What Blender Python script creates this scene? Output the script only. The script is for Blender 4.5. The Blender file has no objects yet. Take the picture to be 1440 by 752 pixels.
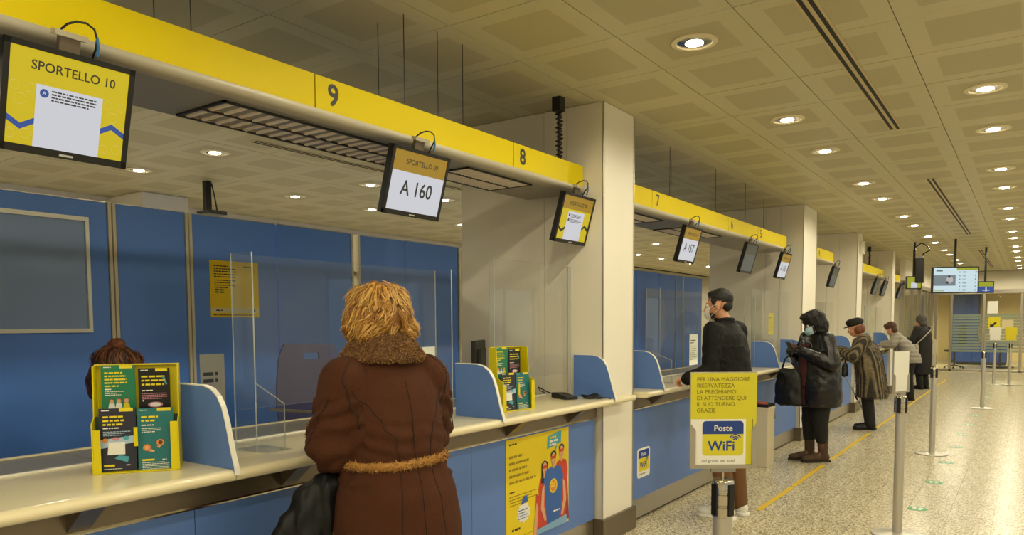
import bpy, bmesh, math, random
from mathutils import Vector, Matrix, noise
from mathutils.bvhtree import BVHTree
random.seed(7)
SC = bpy.context.scene
COL = SC.collection
PI = math.pi

# ---------------------------------------------------------------- camera
FPX, PPY, CAMZ = 1043.0, 524.0, 1.5          # focal length and optical axis row in a 1440x752 frame
YAW, PITCH, ROLL = math.radians(34.88), math.radians(-3.79), math.radians(-.316)
_f = Vector((-math.sin(YAW)*math.cos(PITCH), math.cos(YAW)*math.cos(PITCH), math.sin(PITCH)))
_r0 = Vector((math.cos(YAW), math.sin(YAW), 0)); _u0 = _r0.cross(_f)
_r = math.cos(ROLL)*_r0 + math.sin(ROLL)*_u0
_u = math.cos(ROLL)*_u0 - math.sin(ROLL)*_r0
CAM = Vector((0, 0, CAMZ))
cd = bpy.data.cameras.new('camera'); camo = bpy.data.objects.new('camera', cd); COL.objects.link(camo)
m = Matrix((_r, _u, -_f)).transposed().to_4x4(); m.translation = CAM
camo.matrix_world = m
cd.sensor_fit = 'HORIZONTAL'; cd.sensor_width = 36; cd.lens = FPX/1440*36; cd.shift_y = (PPY-376)/1440
cd.clip_start = .05; cd.clip_end = 200
SC.camera = camo
def on(px, py, **k):
    """a pixel of the photograph carried out to a known plane of the place (X=, Y= or Z=)"""
    d = _r*((px-720)/FPX) - _u*((py-PPY)/FPX) + _f
    (a, v), = k.items(); i = 'XYZ'.index(a)
    return CAM + d*((v-CAM[i])/d[i])

# ---------------------------------------------------------------- light and exposure
W = bpy.data.worlds.new('world'); SC.world = W; W.use_nodes = True
W.node_tree.nodes['Background'].inputs[0].default_value = (.75, .8, .9, 1)
W.node_tree.nodes['Background'].inputs[1].default_value = 1.0
vs = SC.view_settings
vs.view_transform = 'Standard'; vs.look = 'None'; vs.gamma = 1; vs.use_curve_mapping = False
vs.exposure = 0.0
LAMP_W = 33.0                                  # watts of one recessed downlight
LAMP_COL = (1.0, .915, .66)

# ---------------------------------------------------------------- materials
def lin(c):
    if isinstance(c, str):
        c = [int(c[i:i+2], 16)/255 for i in (0, 2, 4)]
    return tuple((x/12.92 if x <= .04045 else ((x+.055)/1.055)**2.4) for x in c)
MATS = {}
def mat(name, col='808080', rough=.5, metal=0, spec=.5, emit=0, bump=0, bscale=60, vary=0, vscale=8, coat=0, sheen=0):
    if name in MATS: return MATS[name]
    M = bpy.data.materials.new(name); M.use_nodes = True; MATS[name] = M
    nt = M.node_tree; b = nt.nodes['Principled BSDF']; c = (*lin(col), 1)
    b.inputs['Base Color'].default_value = c; b.inputs['Roughness'].default_value = rough
    b.inputs['Metallic'].default_value = metal; b.inputs['Specular IOR Level'].default_value = spec
    if coat: b.inputs['Coat Weight'].default_value = coat; b.inputs['Coat Roughness'].default_value = .08
    if sheen: b.inputs['Sheen Weight'].default_value = sheen
    if emit:
        b.inputs['Emission Color'].default_value = c; b.inputs['Emission Strength'].default_value = emit
        b.inputs['Base Color'].default_value = (.02, .02, .02, 1)
    if bump or vary:
        tc = nt.nodes.new('ShaderNodeTexCoord')
    if vary:
        n = nt.nodes.new('ShaderNodeTexNoise'); n.inputs['Scale'].default_value = vscale; n.inputs['Detail'].default_value = 4
        nt.links.new(tc.outputs['Object'], n.inputs['Vector'])
        mx = nt.nodes.new('ShaderNodeMix'); mx.data_type = 'RGBA'
        mx.inputs['A'].default_value = tuple(x*(1-vary) for x in c[:3])+(1,)
        mx.inputs['B'].default_value = tuple(min(1, x*(1+vary)) for x in c[:3])+(1,)
        nt.links.new(n.outputs['Fac'], mx.inputs['Factor']); nt.links.new(mx.outputs['Result'], b.inputs['Base Color'])
    if bump:
        n = nt.nodes.new('ShaderNodeTexNoise'); n.inputs['Scale'].default_value = bscale; n.inputs['Detail'].default_value = 5
        nt.links.new(tc.outputs['Object'], n.inputs['Vector'])
        bp = nt.nodes.new('ShaderNodeBump'); bp.inputs['Strength'].default_value = bump; bp.inputs['Distance'].default_value = .01
        nt.links.new(n.outputs['Fac'], bp.inputs['Height']); nt.links.new(bp.outputs['Normal'], b.inputs['Normal'])
    return M
def glassy(name, tint=(1, 1, 1), refl=1.0, haze=0, hcol='ffffff', ior=1.49):
    M = bpy.data.materials.new(name); M.use_nodes = True; MATS[name] = M; nt = M.node_tree; nt.nodes.clear()
    o = nt.nodes.new('ShaderNodeOutputMaterial'); t = nt.nodes.new('ShaderNodeBsdfTransparent'); t.inputs[0].default_value = (*tint, 1)
    g = nt.nodes.new('ShaderNodeBsdfGlossy'); g.inputs['Roughness'].default_value = .01
    f = nt.nodes.new('ShaderNodeFresnel'); f.inputs['IOR'].default_value = ior
    k = nt.nodes.new('ShaderNodeMath'); k.operation = 'MULTIPLY'; k.inputs[1].default_value = refl
    geo = nt.nodes.new('ShaderNodeNewGeometry'); inv = nt.nodes.new('ShaderNodeMath'); inv.operation = 'SUBTRACT'; inv.inputs[0].default_value = 1
    nt.links.new(geo.outputs['Backfacing'], inv.inputs[1])
    k2 = nt.nodes.new('ShaderNodeMath'); k2.operation = 'MULTIPLY'
    nt.links.new(f.outputs[0], k.inputs[0]); nt.links.new(k.outputs[0], k2.inputs[0]); nt.links.new(inv.outputs[0], k2.inputs[1])
    mx = nt.nodes.new('ShaderNodeMixShader'); nt.links.new(k2.outputs[0], mx.inputs[0])
    nt.links.new(t.outputs[0], mx.inputs[1]); nt.links.new(g.outputs[0], mx.inputs[2]); last = mx
    if haze:
        d = nt.nodes.new('ShaderNodeBsdfDiffuse'); d.inputs[0].default_value = (*lin(hcol), 1)
        m2 = nt.nodes.new('ShaderNodeMixShader'); m2.inputs[0].default_value = haze
        nt.links.new(mx.outputs[0], m2.inputs[1]); nt.links.new(d.outputs[0], m2.inputs[2]); last = m2
    nt.links.new(last.outputs[0], o.inputs[0]); return M

WHITE = mat('white_paint', 'efe9dc', .55, vary=.02, vscale=3)
WALLW = mat('wall_paint', 'e4dccb', .6, vary=.03, vscale=2)
CEIL = mat('ceiling_metal', 'c6bf9c', .45, vary=.015, vscale=4)
PERF = mat('ceiling_perforation', 'b7af8a', .5, bump=.12, bscale=400)
SLOTB = mat('slot_black', '0c0a08', .6)
YEL = mat('sign_yellow', 'dcc600', .55, spec=.2)
ALU = mat('brushed_aluminium', 'b3ada2', .32, metal=.9, vary=.05, vscale=30)
ALUD = mat('bronze_aluminium', '7d7263', .35, metal=.8, vary=.06, vscale=20)
CHROME = mat('polished_steel', 'd2cec6', .12, metal=1)
BLUEF = mat('counter_blue', '587cc2', .42, vary=.03, vscale=2)
BLUE = mat('panel_blue', '5486e2', .42, vary=.03, vscale=2)
BLUED = mat('panel_navy', '12275c', .5)
CREAM = mat('counter_cream', 'e9ddb8', .25, coat=.3, vary=.03, vscale=5)
DESK = mat('desk_grey', '8f8b80', .3, vary=.05, vscale=6)
BLACK = mat('black_plastic', '121110', .4)
DARK = mat('dark_grey_plastic', '2b2a28', .5)
GREYP = mat('grey_plastic', '8a8780', .5)
PAPER = mat('paper_white', 'f1efe8', .8)
INK = mat('ink_dark', '23262f', .8)
INKB = mat('ink_blue', '22418f', .7)
GREY2 = mat('housing_grey', 'b5ad9a', .45, metal=.2)
PLEXI = glassy('clear_acrylic', (.965, .975, .97), 1.0, .01)
PEDGE = mat('acrylic_edge', 'a9b0ab', .2, spec=.8)
GLASS = glassy('door_glass', (.86, .9, .86), 1.0, .02)
FROST = glassy('frosted_film', (.62, .68, .62), .4, .45, 'b9c4b4')

def terrazzo():
    M = bpy.data.materials.new('terrazzo'); M.use_nodes = True; MATS['terrazzo'] = M
    nt = M.node_tree; b = nt.nodes['Principled BSDF']; L = nt.links.new
    tc = nt.nodes.new('ShaderNodeTexCoord')
    v = nt.nodes.new('ShaderNodeTexVoronoi'); v.inputs['Scale'].default_value = 125; L(tc.outputs['Object'], v.inputs['Vector'])
    sep = nt.nodes.new('ShaderNodeSeparateColor'); L(v.outputs['Color'], sep.inputs[0])
    r = nt.nodes.new('ShaderNodeValToRGB'); r.color_ramp.interpolation = 'CONSTANT'
    cols = [(0, '7d7052'), (.12, 'a3967a'), (.28, 'd9cdae'), (.55, 'c9bc98'), (.75, 'e9e1c8'), (.94, '8f7e62')]
    e = r.color_ramp.elements
    while len(e) < len(cols): e.new(.5)
    for i, (p, c) in enumerate(cols): e[i].position = p; e[i].color = (*lin(c), 1)
    L(sep.outputs[0], r.inputs[0])
    n = nt.nodes.new('ShaderNodeTexNoise'); n.inputs['Scale'].default_value = 1.3; L(tc.outputs['Object'], n.inputs['Vector'])
    mr = nt.nodes.new('ShaderNodeMapRange'); mr.inputs[3].default_value = .9; mr.inputs[4].default_value = 1.06; L(n.outputs['Fac'], mr.inputs[0])
    mx = nt.nodes.new('ShaderNodeMix'); mx.data_type = 'RGBA'; mx.blend_type = 'MULTIPLY'; mx.inputs['Factor'].default_value = 1
    L(r.outputs[0], mx.inputs['A']); L(mr.outputs[0], mx.inputs['B']); L(mx.outputs['Result'], b.inputs['Base Color'])
    b.inputs['Roughness'].default_value = .27; b.inputs['Specular IOR Level'].default_value = .5
    return M
TERR = terrazzo()

# ---------------------------------------------------------------- mesh builders
class MB:
    """collects shapes (in the owner's local space) and links them as ONE mesh object"""
    def __init__(s): s.v = []; s.f = []; s.mi = []; s.cur = 0
    def add(s, vs, fs):
        o = len(s.v); s.v += [tuple(p) for p in vs]; s.f += [[i+o for i in f] for f in fs]; s.mi += [s.cur]*len(fs); return s
    def m(s, i): s.cur = i; return s
    def box(s, a, b):
        x0, y0, z0 = a; x1, y1, z1 = b
        v = [(x, y, z) for z in (z0, z1) for (x, y) in ((x0, y0), (x1, y0), (x1, y1), (x0, y1))]
        return s.add(v, [[3, 2, 1, 0], [4, 5, 6, 7], [0, 1, 5, 4], [1, 2, 6, 5], [2, 3, 7, 6], [3, 0, 4, 7]])
    def prism(s, poly, axis, a, b):
        """2-D polygon (the two axes left, in order) extruded along an axis"""
        n = len(poly)
        def p3(p, t):
            return {'X': (t, p[0], p[1]), 'Y': (p[0], t, p[1]), 'Z': (p[0], p[1], t)}[axis]
        v = [p3(p, a) for p in poly]+[p3(p, b) for p in poly]
        fs = [[i, (i+1) % n, n+(i+1) % n, n+i] for i in range(n)]
        ar = sum(poly[i][0]*poly[(i+1) % n][1]-poly[(i+1) % n][0]*poly[i][1] for i in range(n))
        fs += [list(range(n-1, -1, -1)), list(range(n, 2*n))]
        flip = (ar < 0) != (axis == 'Y')
        if (b < a): flip = not flip
        if flip: fs = [f[::-1] for f in fs]
        return s.add(v, fs)
    def lathe(s, prof, c=(0, 0, 0), n=24):
        k = len(prof); v = []; fs = []
        for r, z in prof:
            for i in range(n):
                a = 2*PI*i/n; v.append((c[0]+r*math.cos(a), c[1]+r*math.sin(a), c[2]+z))
        for j in range(k-1):
            for i in range(n):
                fs.append([j*n+i, j*n+(i+1) % n, (j+1)*n+(i+1) % n, (j+1)*n+i])
        fs.append(list(range(n-1, -1, -1))); fs.append([(k-1)*n+i for i in range(n)])
        return s.add(v, fs)
    def tube(s, pts, r, n=8, cap=True):
        pts = [Vector(p) for p in pts]; k = len(pts); rr = r if isinstance(r, (list, tuple)) else [r]*k
        v = []; fs = []; up = Vector((0, 0, 1)); prev = None
        for j, p in enumerate(pts):
            t = (pts[min(j+1, k-1)]-pts[max(j-1, 0)]).normalized()
            if prev is None:
                a = t.cross(up if abs(t.z) < .9 else Vector((1, 0, 0))).normalized()
            else:
                a = (prev-t*prev.dot(t)).normalized()
            prev = a; b = t.cross(a)
            for i in range(n):
                w = 2*PI*i/n; v.append(p+(a*math.cos(w)+b*math.sin(w))*rr[j])
        for j in range(k-1):
            for i in range(n):
                fs.append([j*n+i, j*n+(i+1) % n, (j+1)*n+(i+1) % n, (j+1)*n+i])
        if cap: fs.append(list(range(n-1, -1, -1))); fs.append([(k-1)*n+i for i in range(n)])
        return s.add(v, fs)
    def ball(s, c, r, n=12, k=8, rot=None):
        if not isinstance(r, (tuple, list)): r = (r, r, r)
        v = [Vector((0, 0, -r[2]))]; fs = []
        for j in range(1, k):
            t = -PI/2+PI*j/k
            for i in range(n):
                a = 2*PI*i/n; v.append(Vector((r[0]*math.cos(t)*math.cos(a), r[1]*math.cos(t)*math.sin(a), r[2]*math.sin(t))))
        v.append(Vector((0, 0, r[2]))); top = len(v)-1
        for i in range(n): fs.append([0, 1+(i+1) % n, 1+i])
        for j in range(k-2):
            for i in range(n):
                a = 1+j*n+i; b = 1+j*n+(i+1) % n; fs.append([a, b, b+n, a+n])
        o = 1+(k-2)*n
        for i in range(n): fs.append([o+i, o+(i+1) % n, top])
        if rot is not None: v = [rot @ p for p in v]
        return s.add([p+Vector(c) for p in v], fs)
    def cone(s, a, ra, b, rb, n=14):
        """tapered capsule"""
        a = Vector(a); b = Vector(b); t = b-a; L = t.length
        if L < 1e-6: return s.ball(a, max(ra, rb))
        t /= L; q = t.to_track_quat('Z', 'Y').to_matrix(); prof = []
        for i in range(5): w = -PI/2+PI/2*i/4; prof.append((ra*math.cos(w)+1e-5, ra*math.sin(w)))
        for i in range(5): w = PI/2*i/4; prof.append((rb*math.cos(w)+1e-5, L+rb*math.sin(w)))
        o = len(s.v); s.lathe(prof, (0, 0, 0), n)
        for i in range(o, len(s.v)): s.v[i] = tuple(a+q @ Vector(s.v[i]))
        return s
    def rings(s, rings, n=28):
        """closed loft through ellipses: (centre, half width x, half depth y[, turn])"""
        v = []; fs = []; k = len(rings)
        for rg in rings:
            c, a, b = rg[:3]; tw = rg[3] if len(rg) > 3 else 0
            for i in range(n):
                w = 2*PI*i/n; x = a*math.cos(w); y = b*math.sin(w)
                v.append((c[0]+x*math.cos(tw)-y*math.sin(tw), c[1]+x*math.sin(tw)+y*math.cos(tw), c[2]))
        for j in range(k-1):
            for i in range(n): fs.append([j*n+i, j*n+(i+1) % n, (j+1)*n+(i+1) % n, (j+1)*n+i])
        fs.append(list(range(n-1, -1, -1))); fs.append([(k-1)*n+i for i in range(n)])
        return s.add(v, fs)
    def mesh(s, name, mats):
        me = bpy.data.meshes.new(name); me.from_pydata(s.v, [], s.f)
        for M in (mats if isinstance(mats, (list, tuple)) else [mats]): me.materials.append(M)
        if any(s.mi): me.polygons.foreach_set('material_index', s.mi)
        me.update(); return me
    def build(s, name, mats, parent=None, smooth=False, bevel=0, world=False):
        if world and parent is not None:
            r = parent
            while r.parent: r = r.parent
            inv = r.matrix_basis.inverted(); s.v = [tuple(inv @ Vector(p)) for p in s.v]
        o = bpy.data.objects.new(name, s.mesh(name, mats)); COL.objects.link(o); o.parent = parent
        if smooth:
            o.data.polygons.foreach_set('use_smooth', [True]*len(o.data.polygons)); o.data.update()
            if smooth != 'all': o.data.set_sharp_from_angle(angle=math.radians(40))
        if bevel:
            md = o.modifiers.new('bevel', 'BEVEL'); md.width = bevel; md.segments = 2; md.limit_method = 'ANGLE'
        return o
def tag(o, label, cat, group=None, kind=None):
    if label: o['label'] = label
    if cat: o['category'] = cat
    if group: o['group'] = group
    if kind: o['kind'] = kind
    return o
def thing(name, label, cat, loc=(0, 0, 0), rotz=0, group=None, tilt=None):
    o = bpy.data.objects.new(name, None); COL.objects.link(o); o.empty_display_size = .1
    o.location = loc; o.rotation_euler = (0, 0, rotz) if tilt is None else tilt
    o.matrix_basis = Matrix.LocRotScale(Vector(loc), o.rotation_euler, None)
    return tag(o, label, cat, group)
def struct(o): o['kind'] = 'structure'; return o
def dup(root, loc, rotz=None, label=None, group=None):
    r = root.copy(); COL.objects.link(r); r.location = loc
    if rotz is not None: r.rotation_euler = (0, 0, rotz)
    if label: r['label'] = label
    if group: r['group'] = group
    for ch in list(root.children):
        c = ch.copy(); COL.objects.link(c); c.parent = r
        for g in list(ch.children):
            d = g.copy(); COL.objects.link(d); d.parent = c
    return r
_T = {}
def text_polys(t, size, bold=False):
    """outline of a word from Blender's built-in font, as flat polygons"""
    if t not in _T:
        cu = bpy.data.curves.new('lettering', 'FONT'); cu.body = t; cu.size = 1; cu.resolution_u = 3
        ob = bpy.data.objects.new('lettering', cu); COL.objects.link(ob)
        dg = bpy.context.evaluated_depsgraph_get(); me = bpy.data.meshes.new_from_object(ob.evaluated_get(dg))
        _T[t] = ([(v.co.x, v.co.y) for v in me.vertices], [list(p.vertices) for p in me.polygons])
        bpy.data.objects.remove(ob); bpy.data.curves.remove(cu); bpy.data.meshes.remove(me)
    v, f = _T[t]; return [(x*size, y*size) for x, y in v], f
class Print:
    """flat print on a surface: u to the right, v up, each layer a hair further out"""
    def __init__(s, o, u, v):
        s.o = Vector(o); s.u = Vector(u).normalized(); s.v = Vector(v).normalized(); s.n = s.u.cross(s.v); s.mb = MB(); s.ms = []; s.k = 1
        s.step = .0003
    def P(s, p): return s.o+s.u*p[0]+s.v*p[1]+s.n*(s.k*s.step)
    def mi(s, M):
        if M not in s.ms: s.ms.append(M)
        s.mb.cur = s.ms.index(M)
    def poly(s, pts, M, layer=None):
        if layer: s.k = layer
        s.mi(M); n = len(pts)
        ar = sum(pts[i][0]*pts[(i+1) % n][1]-pts[(i+1) % n][0]*pts[i][1] for i in range(n))
        if ar < 0: pts = pts[::-1]
        s.mb.add([s.P(p) for p in pts], [list(range(n))]); return s
    def rect(s, x0, y0, x1, y1, M, layer=None): return s.poly([(x0, y0), (x1, y0), (x1, y1), (x0, y1)], M, layer)
    def disc(s, x, y, r, M, layer=None, ry=None, n=18):
        ry = ry or r; return s.poly([(x+r*math.cos(2*PI*i/n), y+ry*math.sin(2*PI*i/n)) for i in range(n)], M, layer)
    def rrect(s, x0, y0, x1, y1, r, M, layer=None, corners='1111'):
        pts = []
        for (cx, cy, a0, ok) in ((x1-r, y0+r, -90, corners[0]), (x1-r, y1-r, 0, corners[1]), (x0+r, y1-r, 90, corners[2]), (x0+r, y0+r, 180, corners[3])):
            if ok == '1': pts += [(cx+r*math.cos(math.radians(a0+t)), cy+r*math.sin(math.radians(a0+t))) for t in (0, 22, 45, 68, 90)]
            else:
                a = math.radians(a0+45); pts.append((cx+r*math.copysign(1, math.cos(a)), cy+r*math.copysign(1, math.sin(a))))
        return s.poly(pts, M, layer)
    def text(s, t, x, y, size, M, layer=None, sx=1, fat=0, center=False):
        if layer: s.k = layer
        fat = max(fat, size*.022)
        v, f = text_polys(t, size); s.mi(M)
        w = max((p[0] for p in v), default=0)*sx
        if center: x -= w/2
        offs = [(0, 0)] if not fat else [(0, 0), (fat, 0), (0, fat), (fat, fat)]
        for dx, dy in offs:
            s.mb.add([s.P((x+p[0]*sx+dx, y+p[1]+dy)) for p in v], f)
            s.k += .12
        return s
    def lines(s, x, y, w, n, dy, h, M, layer=None, seed=1):
        """rows of print too fine to read"""
        rnd = random.Random(seed)
        if layer: s.k = layer
        for i in range(n):
            xx = x; end = x+w*(rnd.uniform(.6, 1) if i == n-1 or rnd.random() < .3 else 1)
            while xx < end:
                ww = rnd.uniform(1.2, 4)*h; s.rect(xx, y-i*dy, min(xx+ww, end), y-i*dy+h, M); xx += ww+h*.6
        return s
    def build(s, name, parent, world=False):
        o = s.mb.build(name, s.ms, parent, world=world)
        if name == 'print': o['kind'] = 'stuff'
        return o
# ================================================================ THE SETTING
HC = 2.957                                     # ceiling height
XL, XR, YN, YF = -8.65, 6.0, -5.0, 26.0        # staff wall, hall wall, wall behind the camera, glass front
def project(p):
    q = Vector(p)-CAM; d = q.dot(_f)
    if d < .15: return None
    return 720+FPX*q.dot(_r)/d, PPY-FPX*q.dot(_u)/d, d
COLS = [(-3.546, -2.345, 4.43, 4.895), (-3.546, -2.345, 9.72, 10.42), (-3.546, -2.345, 13.25, 13.7), (-3.546, -2.345, 17.0, 17.4)]
PIER = (XL, -7.95, 4.4, 4.95)
def rank(cells, z):
    """cells in view, the largest in the picture first"""
    out = []
    for c in cells:
        p = project((c[0], c[1], z))
        if p and -60 < p[0] < 1500 and -60 < p[1] < 812: out.append((p[2], c))
    out.sort(key=lambda t: t[0]); return [c for d, c in out]
# ---- floor: terrazzo slabs over a bed of mortar
FLOOR = struct(MB().box((XL, YN, -.1), (XR, 32, -.004)).build('floor', mat('floor_mortar', '6e644d', .8)))
TX, TY = .289, .6
cells = [(-.18-TX/2+TX*i, .3+TY*j) for i in range(-29, 22) for j in range(-9, 53)]
near = rank([c for c in cells if c[0] > -2.45], 0)[:290]
sl = MB(); g = .0012
sl.add([(-TX/2+g, -TY/2+g, 0), (TX/2-g, -TY/2+g, 0), (TX/2-g, TY/2-g, 0), (-TX/2+g, TY/2-g, 0),
        (-TX/2+g, -TY/2+g, -.01), (TX/2-g, -TY/2+g, -.01), (TX/2-g, TY/2-g, -.01), (-TX/2+g, TY/2-g, -.01)],
       [[0, 1, 2, 3], [4, 5, 1, 0], [5, 6, 2, 1], [6, 7, 3, 2], [7, 4, 0, 3]])
slab = sl.mesh('floor_slab', TERR)
for c in near:
    o = bpy.data.objects.new('floor_slab', slab); COL.objects.link(o); o.location = (c[0], c[1], random.uniform(-.0004, .0004)); o.parent = FLOOR
rest = MB(); ns = set(near)
for c in cells:
    if c in ns or c[0] < XL or c[0] > XR: continue
    rest.add([(x+c[0], y+c[1], z) for x, y, z in sl.v], sl.f)
o = rest.build('floor_slabs', TERR, FLOOR); o['kind'] = 'stuff'
# ---- ceiling: square metal tiles, each with a perforated field
CE = struct(MB().box((XL, YN, HC+.012), (XR, YF, HC+.1)).build('ceiling', mat('ceiling_void', '2a2620', .9)))
TM, TX0, TY0 = .602, -1.18, 3.50
h, q, g = TM/2, .195, .0022
tl = MB()
xs = [-h+g, -q, q, h-g]
tl.v = [(x, y, 0) for y in xs for x in xs]+[(x, y, .02) for y in (-h+g, h-g) for x in (-h+g, h-g)]
for j in range(3):
    for i in range(3):
        a = j*4+i; tl.f.append([a, a+4, a+5, a+1]); tl.mi.append(1 if (i, j) == (1, 1) else 0)
for f in ([0, 1, 2, 3, 17, 16], [12, 8, 4, 0, 16, 18], [3, 7, 11, 15, 19, 17], [15, 14, 13, 12, 18, 19]): tl.f.append(f); tl.mi.append(0)
tile = tl.mesh('ceiling_tile', [CEIL, PERF])
cells = [(TX0+TM*(i+.5), TY0+TM*(j+.5)) for i in range(-13, 12) for j in range(-14, 38)]
near = rank(cells, HC)[:296]; ns = set(near)
for c in near:
    o = bpy.data.objects.new('ceiling_tile', tile); COL.objects.link(o); o.location = (c[0], c[1], HC+random.uniform(-.0008, .0008)); o.parent = CE
rest = MB()
for c in cells:
    if c in ns or c[0] < XL or c[0] > XR or c[1] > YF: continue
    b0 = len(rest.v); rest.v += [(x+c[0], y+c[1], z+HC) for x, y, z in tl.v]; rest.f += [[k+b0 for k in f] for f in tl.f]; rest.mi += tl.mi
o = rest.build('ceiling_tiles', [CEIL, PERF], CE); o['kind'] = 'stuff'
# ---- walls
struct(MB().box((XL-.1, YN, 0), (XL, 32, HC+.1)).build('wall_left', WALLW))
struct(MB().box((XL-.1, YN-.1, 0), (XR, YN, HC+.1)).build('wall_rear', WALLW))
struct(MB().box((XL-.1, 32, 0), (XR+.1, 32.1, HC+.1)).build('wall_far', mat('far_room_paint', 'e6cf98', .6)))
struct(MB().box((XL, YF, HC), (XR, 32, HC+.1)).build('ceiling', CEIL))
# street side of the hall: wall with tall shop windows
wr = MB(); wys = [(-3.5, -1.2), (.6, 3.4), (5.2, 8.0), (9.8, 12.6), (14.4, 17.2), (19.0, 21.8), (22.9, 25.7)]
e = YN
for a, b in wys: wr.box((XR, e, 0), (XR+.12, a, HC+.1)); wr.box((XR, a, 2.45), (XR+.12, b, HC+.1)); wr.box((XR, a, 0), (XR+.12, b, .45)); e = b
wr.box((XR, e, 0), (XR+.12, 32, HC+.1)); struct(wr.build('wall_right', WALLW))
for i, (a, b) in enumerate(wys):
    f = MB()
    for y in (a, (a+b)/2-.03, b-.06): f.box((XR+.02, y, .45), (XR+.08, y+.06, 2.45))
    f.box((XR+.02, a, .45), (XR+.08, b, .51)); f.box((XR+.02, a, 2.39), (XR+.08, b, 2.45))
    w = struct(f.build('window_%d' % (i+1), ALU))
    MB().box((XR+.045, a+.06, .51), (XR+.052, b-.06, 2.39)).build('pane', GLASS, w)
# ---- clad columns
for i, (x0, x1, y0, y1) in enumerate(COLS):
    c = struct(MB().box((x0+.02, y0+.02, 0), (x1-.02, y1-.02, HC)).build('column', mat('column_core', '6b6250', .8)))
    cuts = [x0, -2.807, -2.624, x1]
    for a, b in zip(cuts[:-1], cuts[1:]):
        MB().box((a+.0015, y0, .16), (b-.0015, y0+.02, HC-.003)).build('cladding_panel', WALLW, c)
        MB().box((a+.0015, y1-.02, .16), (b-.0015, y1, HC-.003)).build('cladding_panel', WALLW, c)
    MB().box((x1-.02, y0+.0205, .16), (x1, y1-.0205, HC-.003)).build('cladding_panel', WHITE, c)
    MB().box((x0, y0+.0205, .16), (x0+.02, y1-.0205, HC-.003)).build('cladding_panel', WHITE, c)
    MB().box((x0-.02, y0-.022, 0), (x1+.022, y1+.022, .165)).build('base_trim', ALUD, c, bevel=.004)
    MB().box((x1-.004, y0-.003, .17), (x1+.003, y0+.004, HC-.004)).build('corner_bead', ALU, c)
    MB().box((x1-.004, y1-.004, .17), (x1+.003, y1+.003, HC-.004)).build('corner_bead', ALU, c)
struct(MB().box((PIER[0], PIER[2], 0), (PIER[1], PIER[3], HC)).build('column', WHITE, bevel=.01))
# ---- glass front at the far end
trim = MB(); hz = 2.30
for x in (-2.5, -2.36, -1.95, -1.12, -.2, 1.4, 3.0, 4.6): trim.box((x-.035, YF-.05, 0), (x+.035, YF+.05, hz))
trim.box((-2.6, YF-.07, hz), (XR, YF+.07, hz+.12)); trim.box((-2.6, YF-.05, 0), (XR, YF+.05, .06))
T1 = struct(trim.build('trim_1', ALU, bevel=.006))
struct(MB().box((XL, YF-.04, hz+.12), (XR, YF+.04, HC)).build('wall_front', WALLW))
struct(MB().box((XL, YF-.04, 0), (-2.6, YF+.04, hz+.12)).build('wall_partition', WALLW))
xs = [-2.5, -2.36, -1.95, -1.12, -.2, 1.4, 3.0, 4.6, XR]
for i in range(len(xs)-1):
    d = struct(MB().box((xs[i]+.035, YF-.006, .06), (xs[i+1]-.035, YF+.006, hz)).build('door_%d' % (i+1), GLASS))
    if i >= 2:
        for k in range(13):
            z = .58+k*.088; MB().box((xs[i]+.04, YF-.009, z), (xs[i+1]-.04, YF-.0065, z+.066)).build('frosted_stripe', FROST, d)
        MB().tube([(xs[i+1]-.12, YF-.05, .95), (xs[i+1]-.12, YF-.05, 1.35)], .014).build('door_handle', CHROME, d)
# side glazing that leads up to the glass front
sg = MB()
for y in (19.6, 21.2, 22.8, 24.4, 25.9): sg.box((-2.53, y-.04, 0), (-2.43, y+.04, 2.42))
sg.box((-2.54, 19.56, 2.36), (-2.42, 25.94, 2.46)); sg.box((-2.53, 19.56, 0), (-2.43, 25.94, .1))
struct(sg.build('trim_2', ALU))
struct(MB().box((-2.485, 19.6, .1), (-2.475, 25.9, 2.36)).build('window_8', glassy('side_glass', (.6, .64, .58), 1, .2, 'a89c80')))
struct(MB().box((-2.54, 19.56, 2.46), (-2.42, YF-.05, HC)).build('wall_side', WALLW))
# ---- lit room behind the glass front: blue cabinets and a lectern-like table
cb = thing('storage_cabinet', 'tall blue cabinet in the room behind the glass doors', 'cabinet', (-1.9, 31.5, 0))
MB().box((-.42, -.25, .1), (.42, .25, 2.5)).build('body', BLUED, cb)
for s in (-1, 1): MB().box((s*.2-.19, -.27, .12), (s*.2+.19, -.25, 2.46)).build('door', mat('cabinet_blue', '24479a', .4), cb)
MB().box((-.4, -.22, 0), (.4, .22, .1)).build('plinth', DARK, cb)
lb = thing('low_cabinet', 'low blue cupboard seen under the frosted stripes of the glass door', 'cabinet', (-1.35, 30.2, 0))
MB().box((-.75, -.25, .08), (.75, .25, .8)).build('body', BLUED, lb)
for k in range(3): MB().box((-.74+k*.5, -.27, .1), (-.26+k*.5, -.25, .78)).build('door', mat('cabinet_blue'), lb)
MB().box((-.72, -.22, 0), (.72, .22, .08)).build('plinth', DARK, lb)
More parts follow.
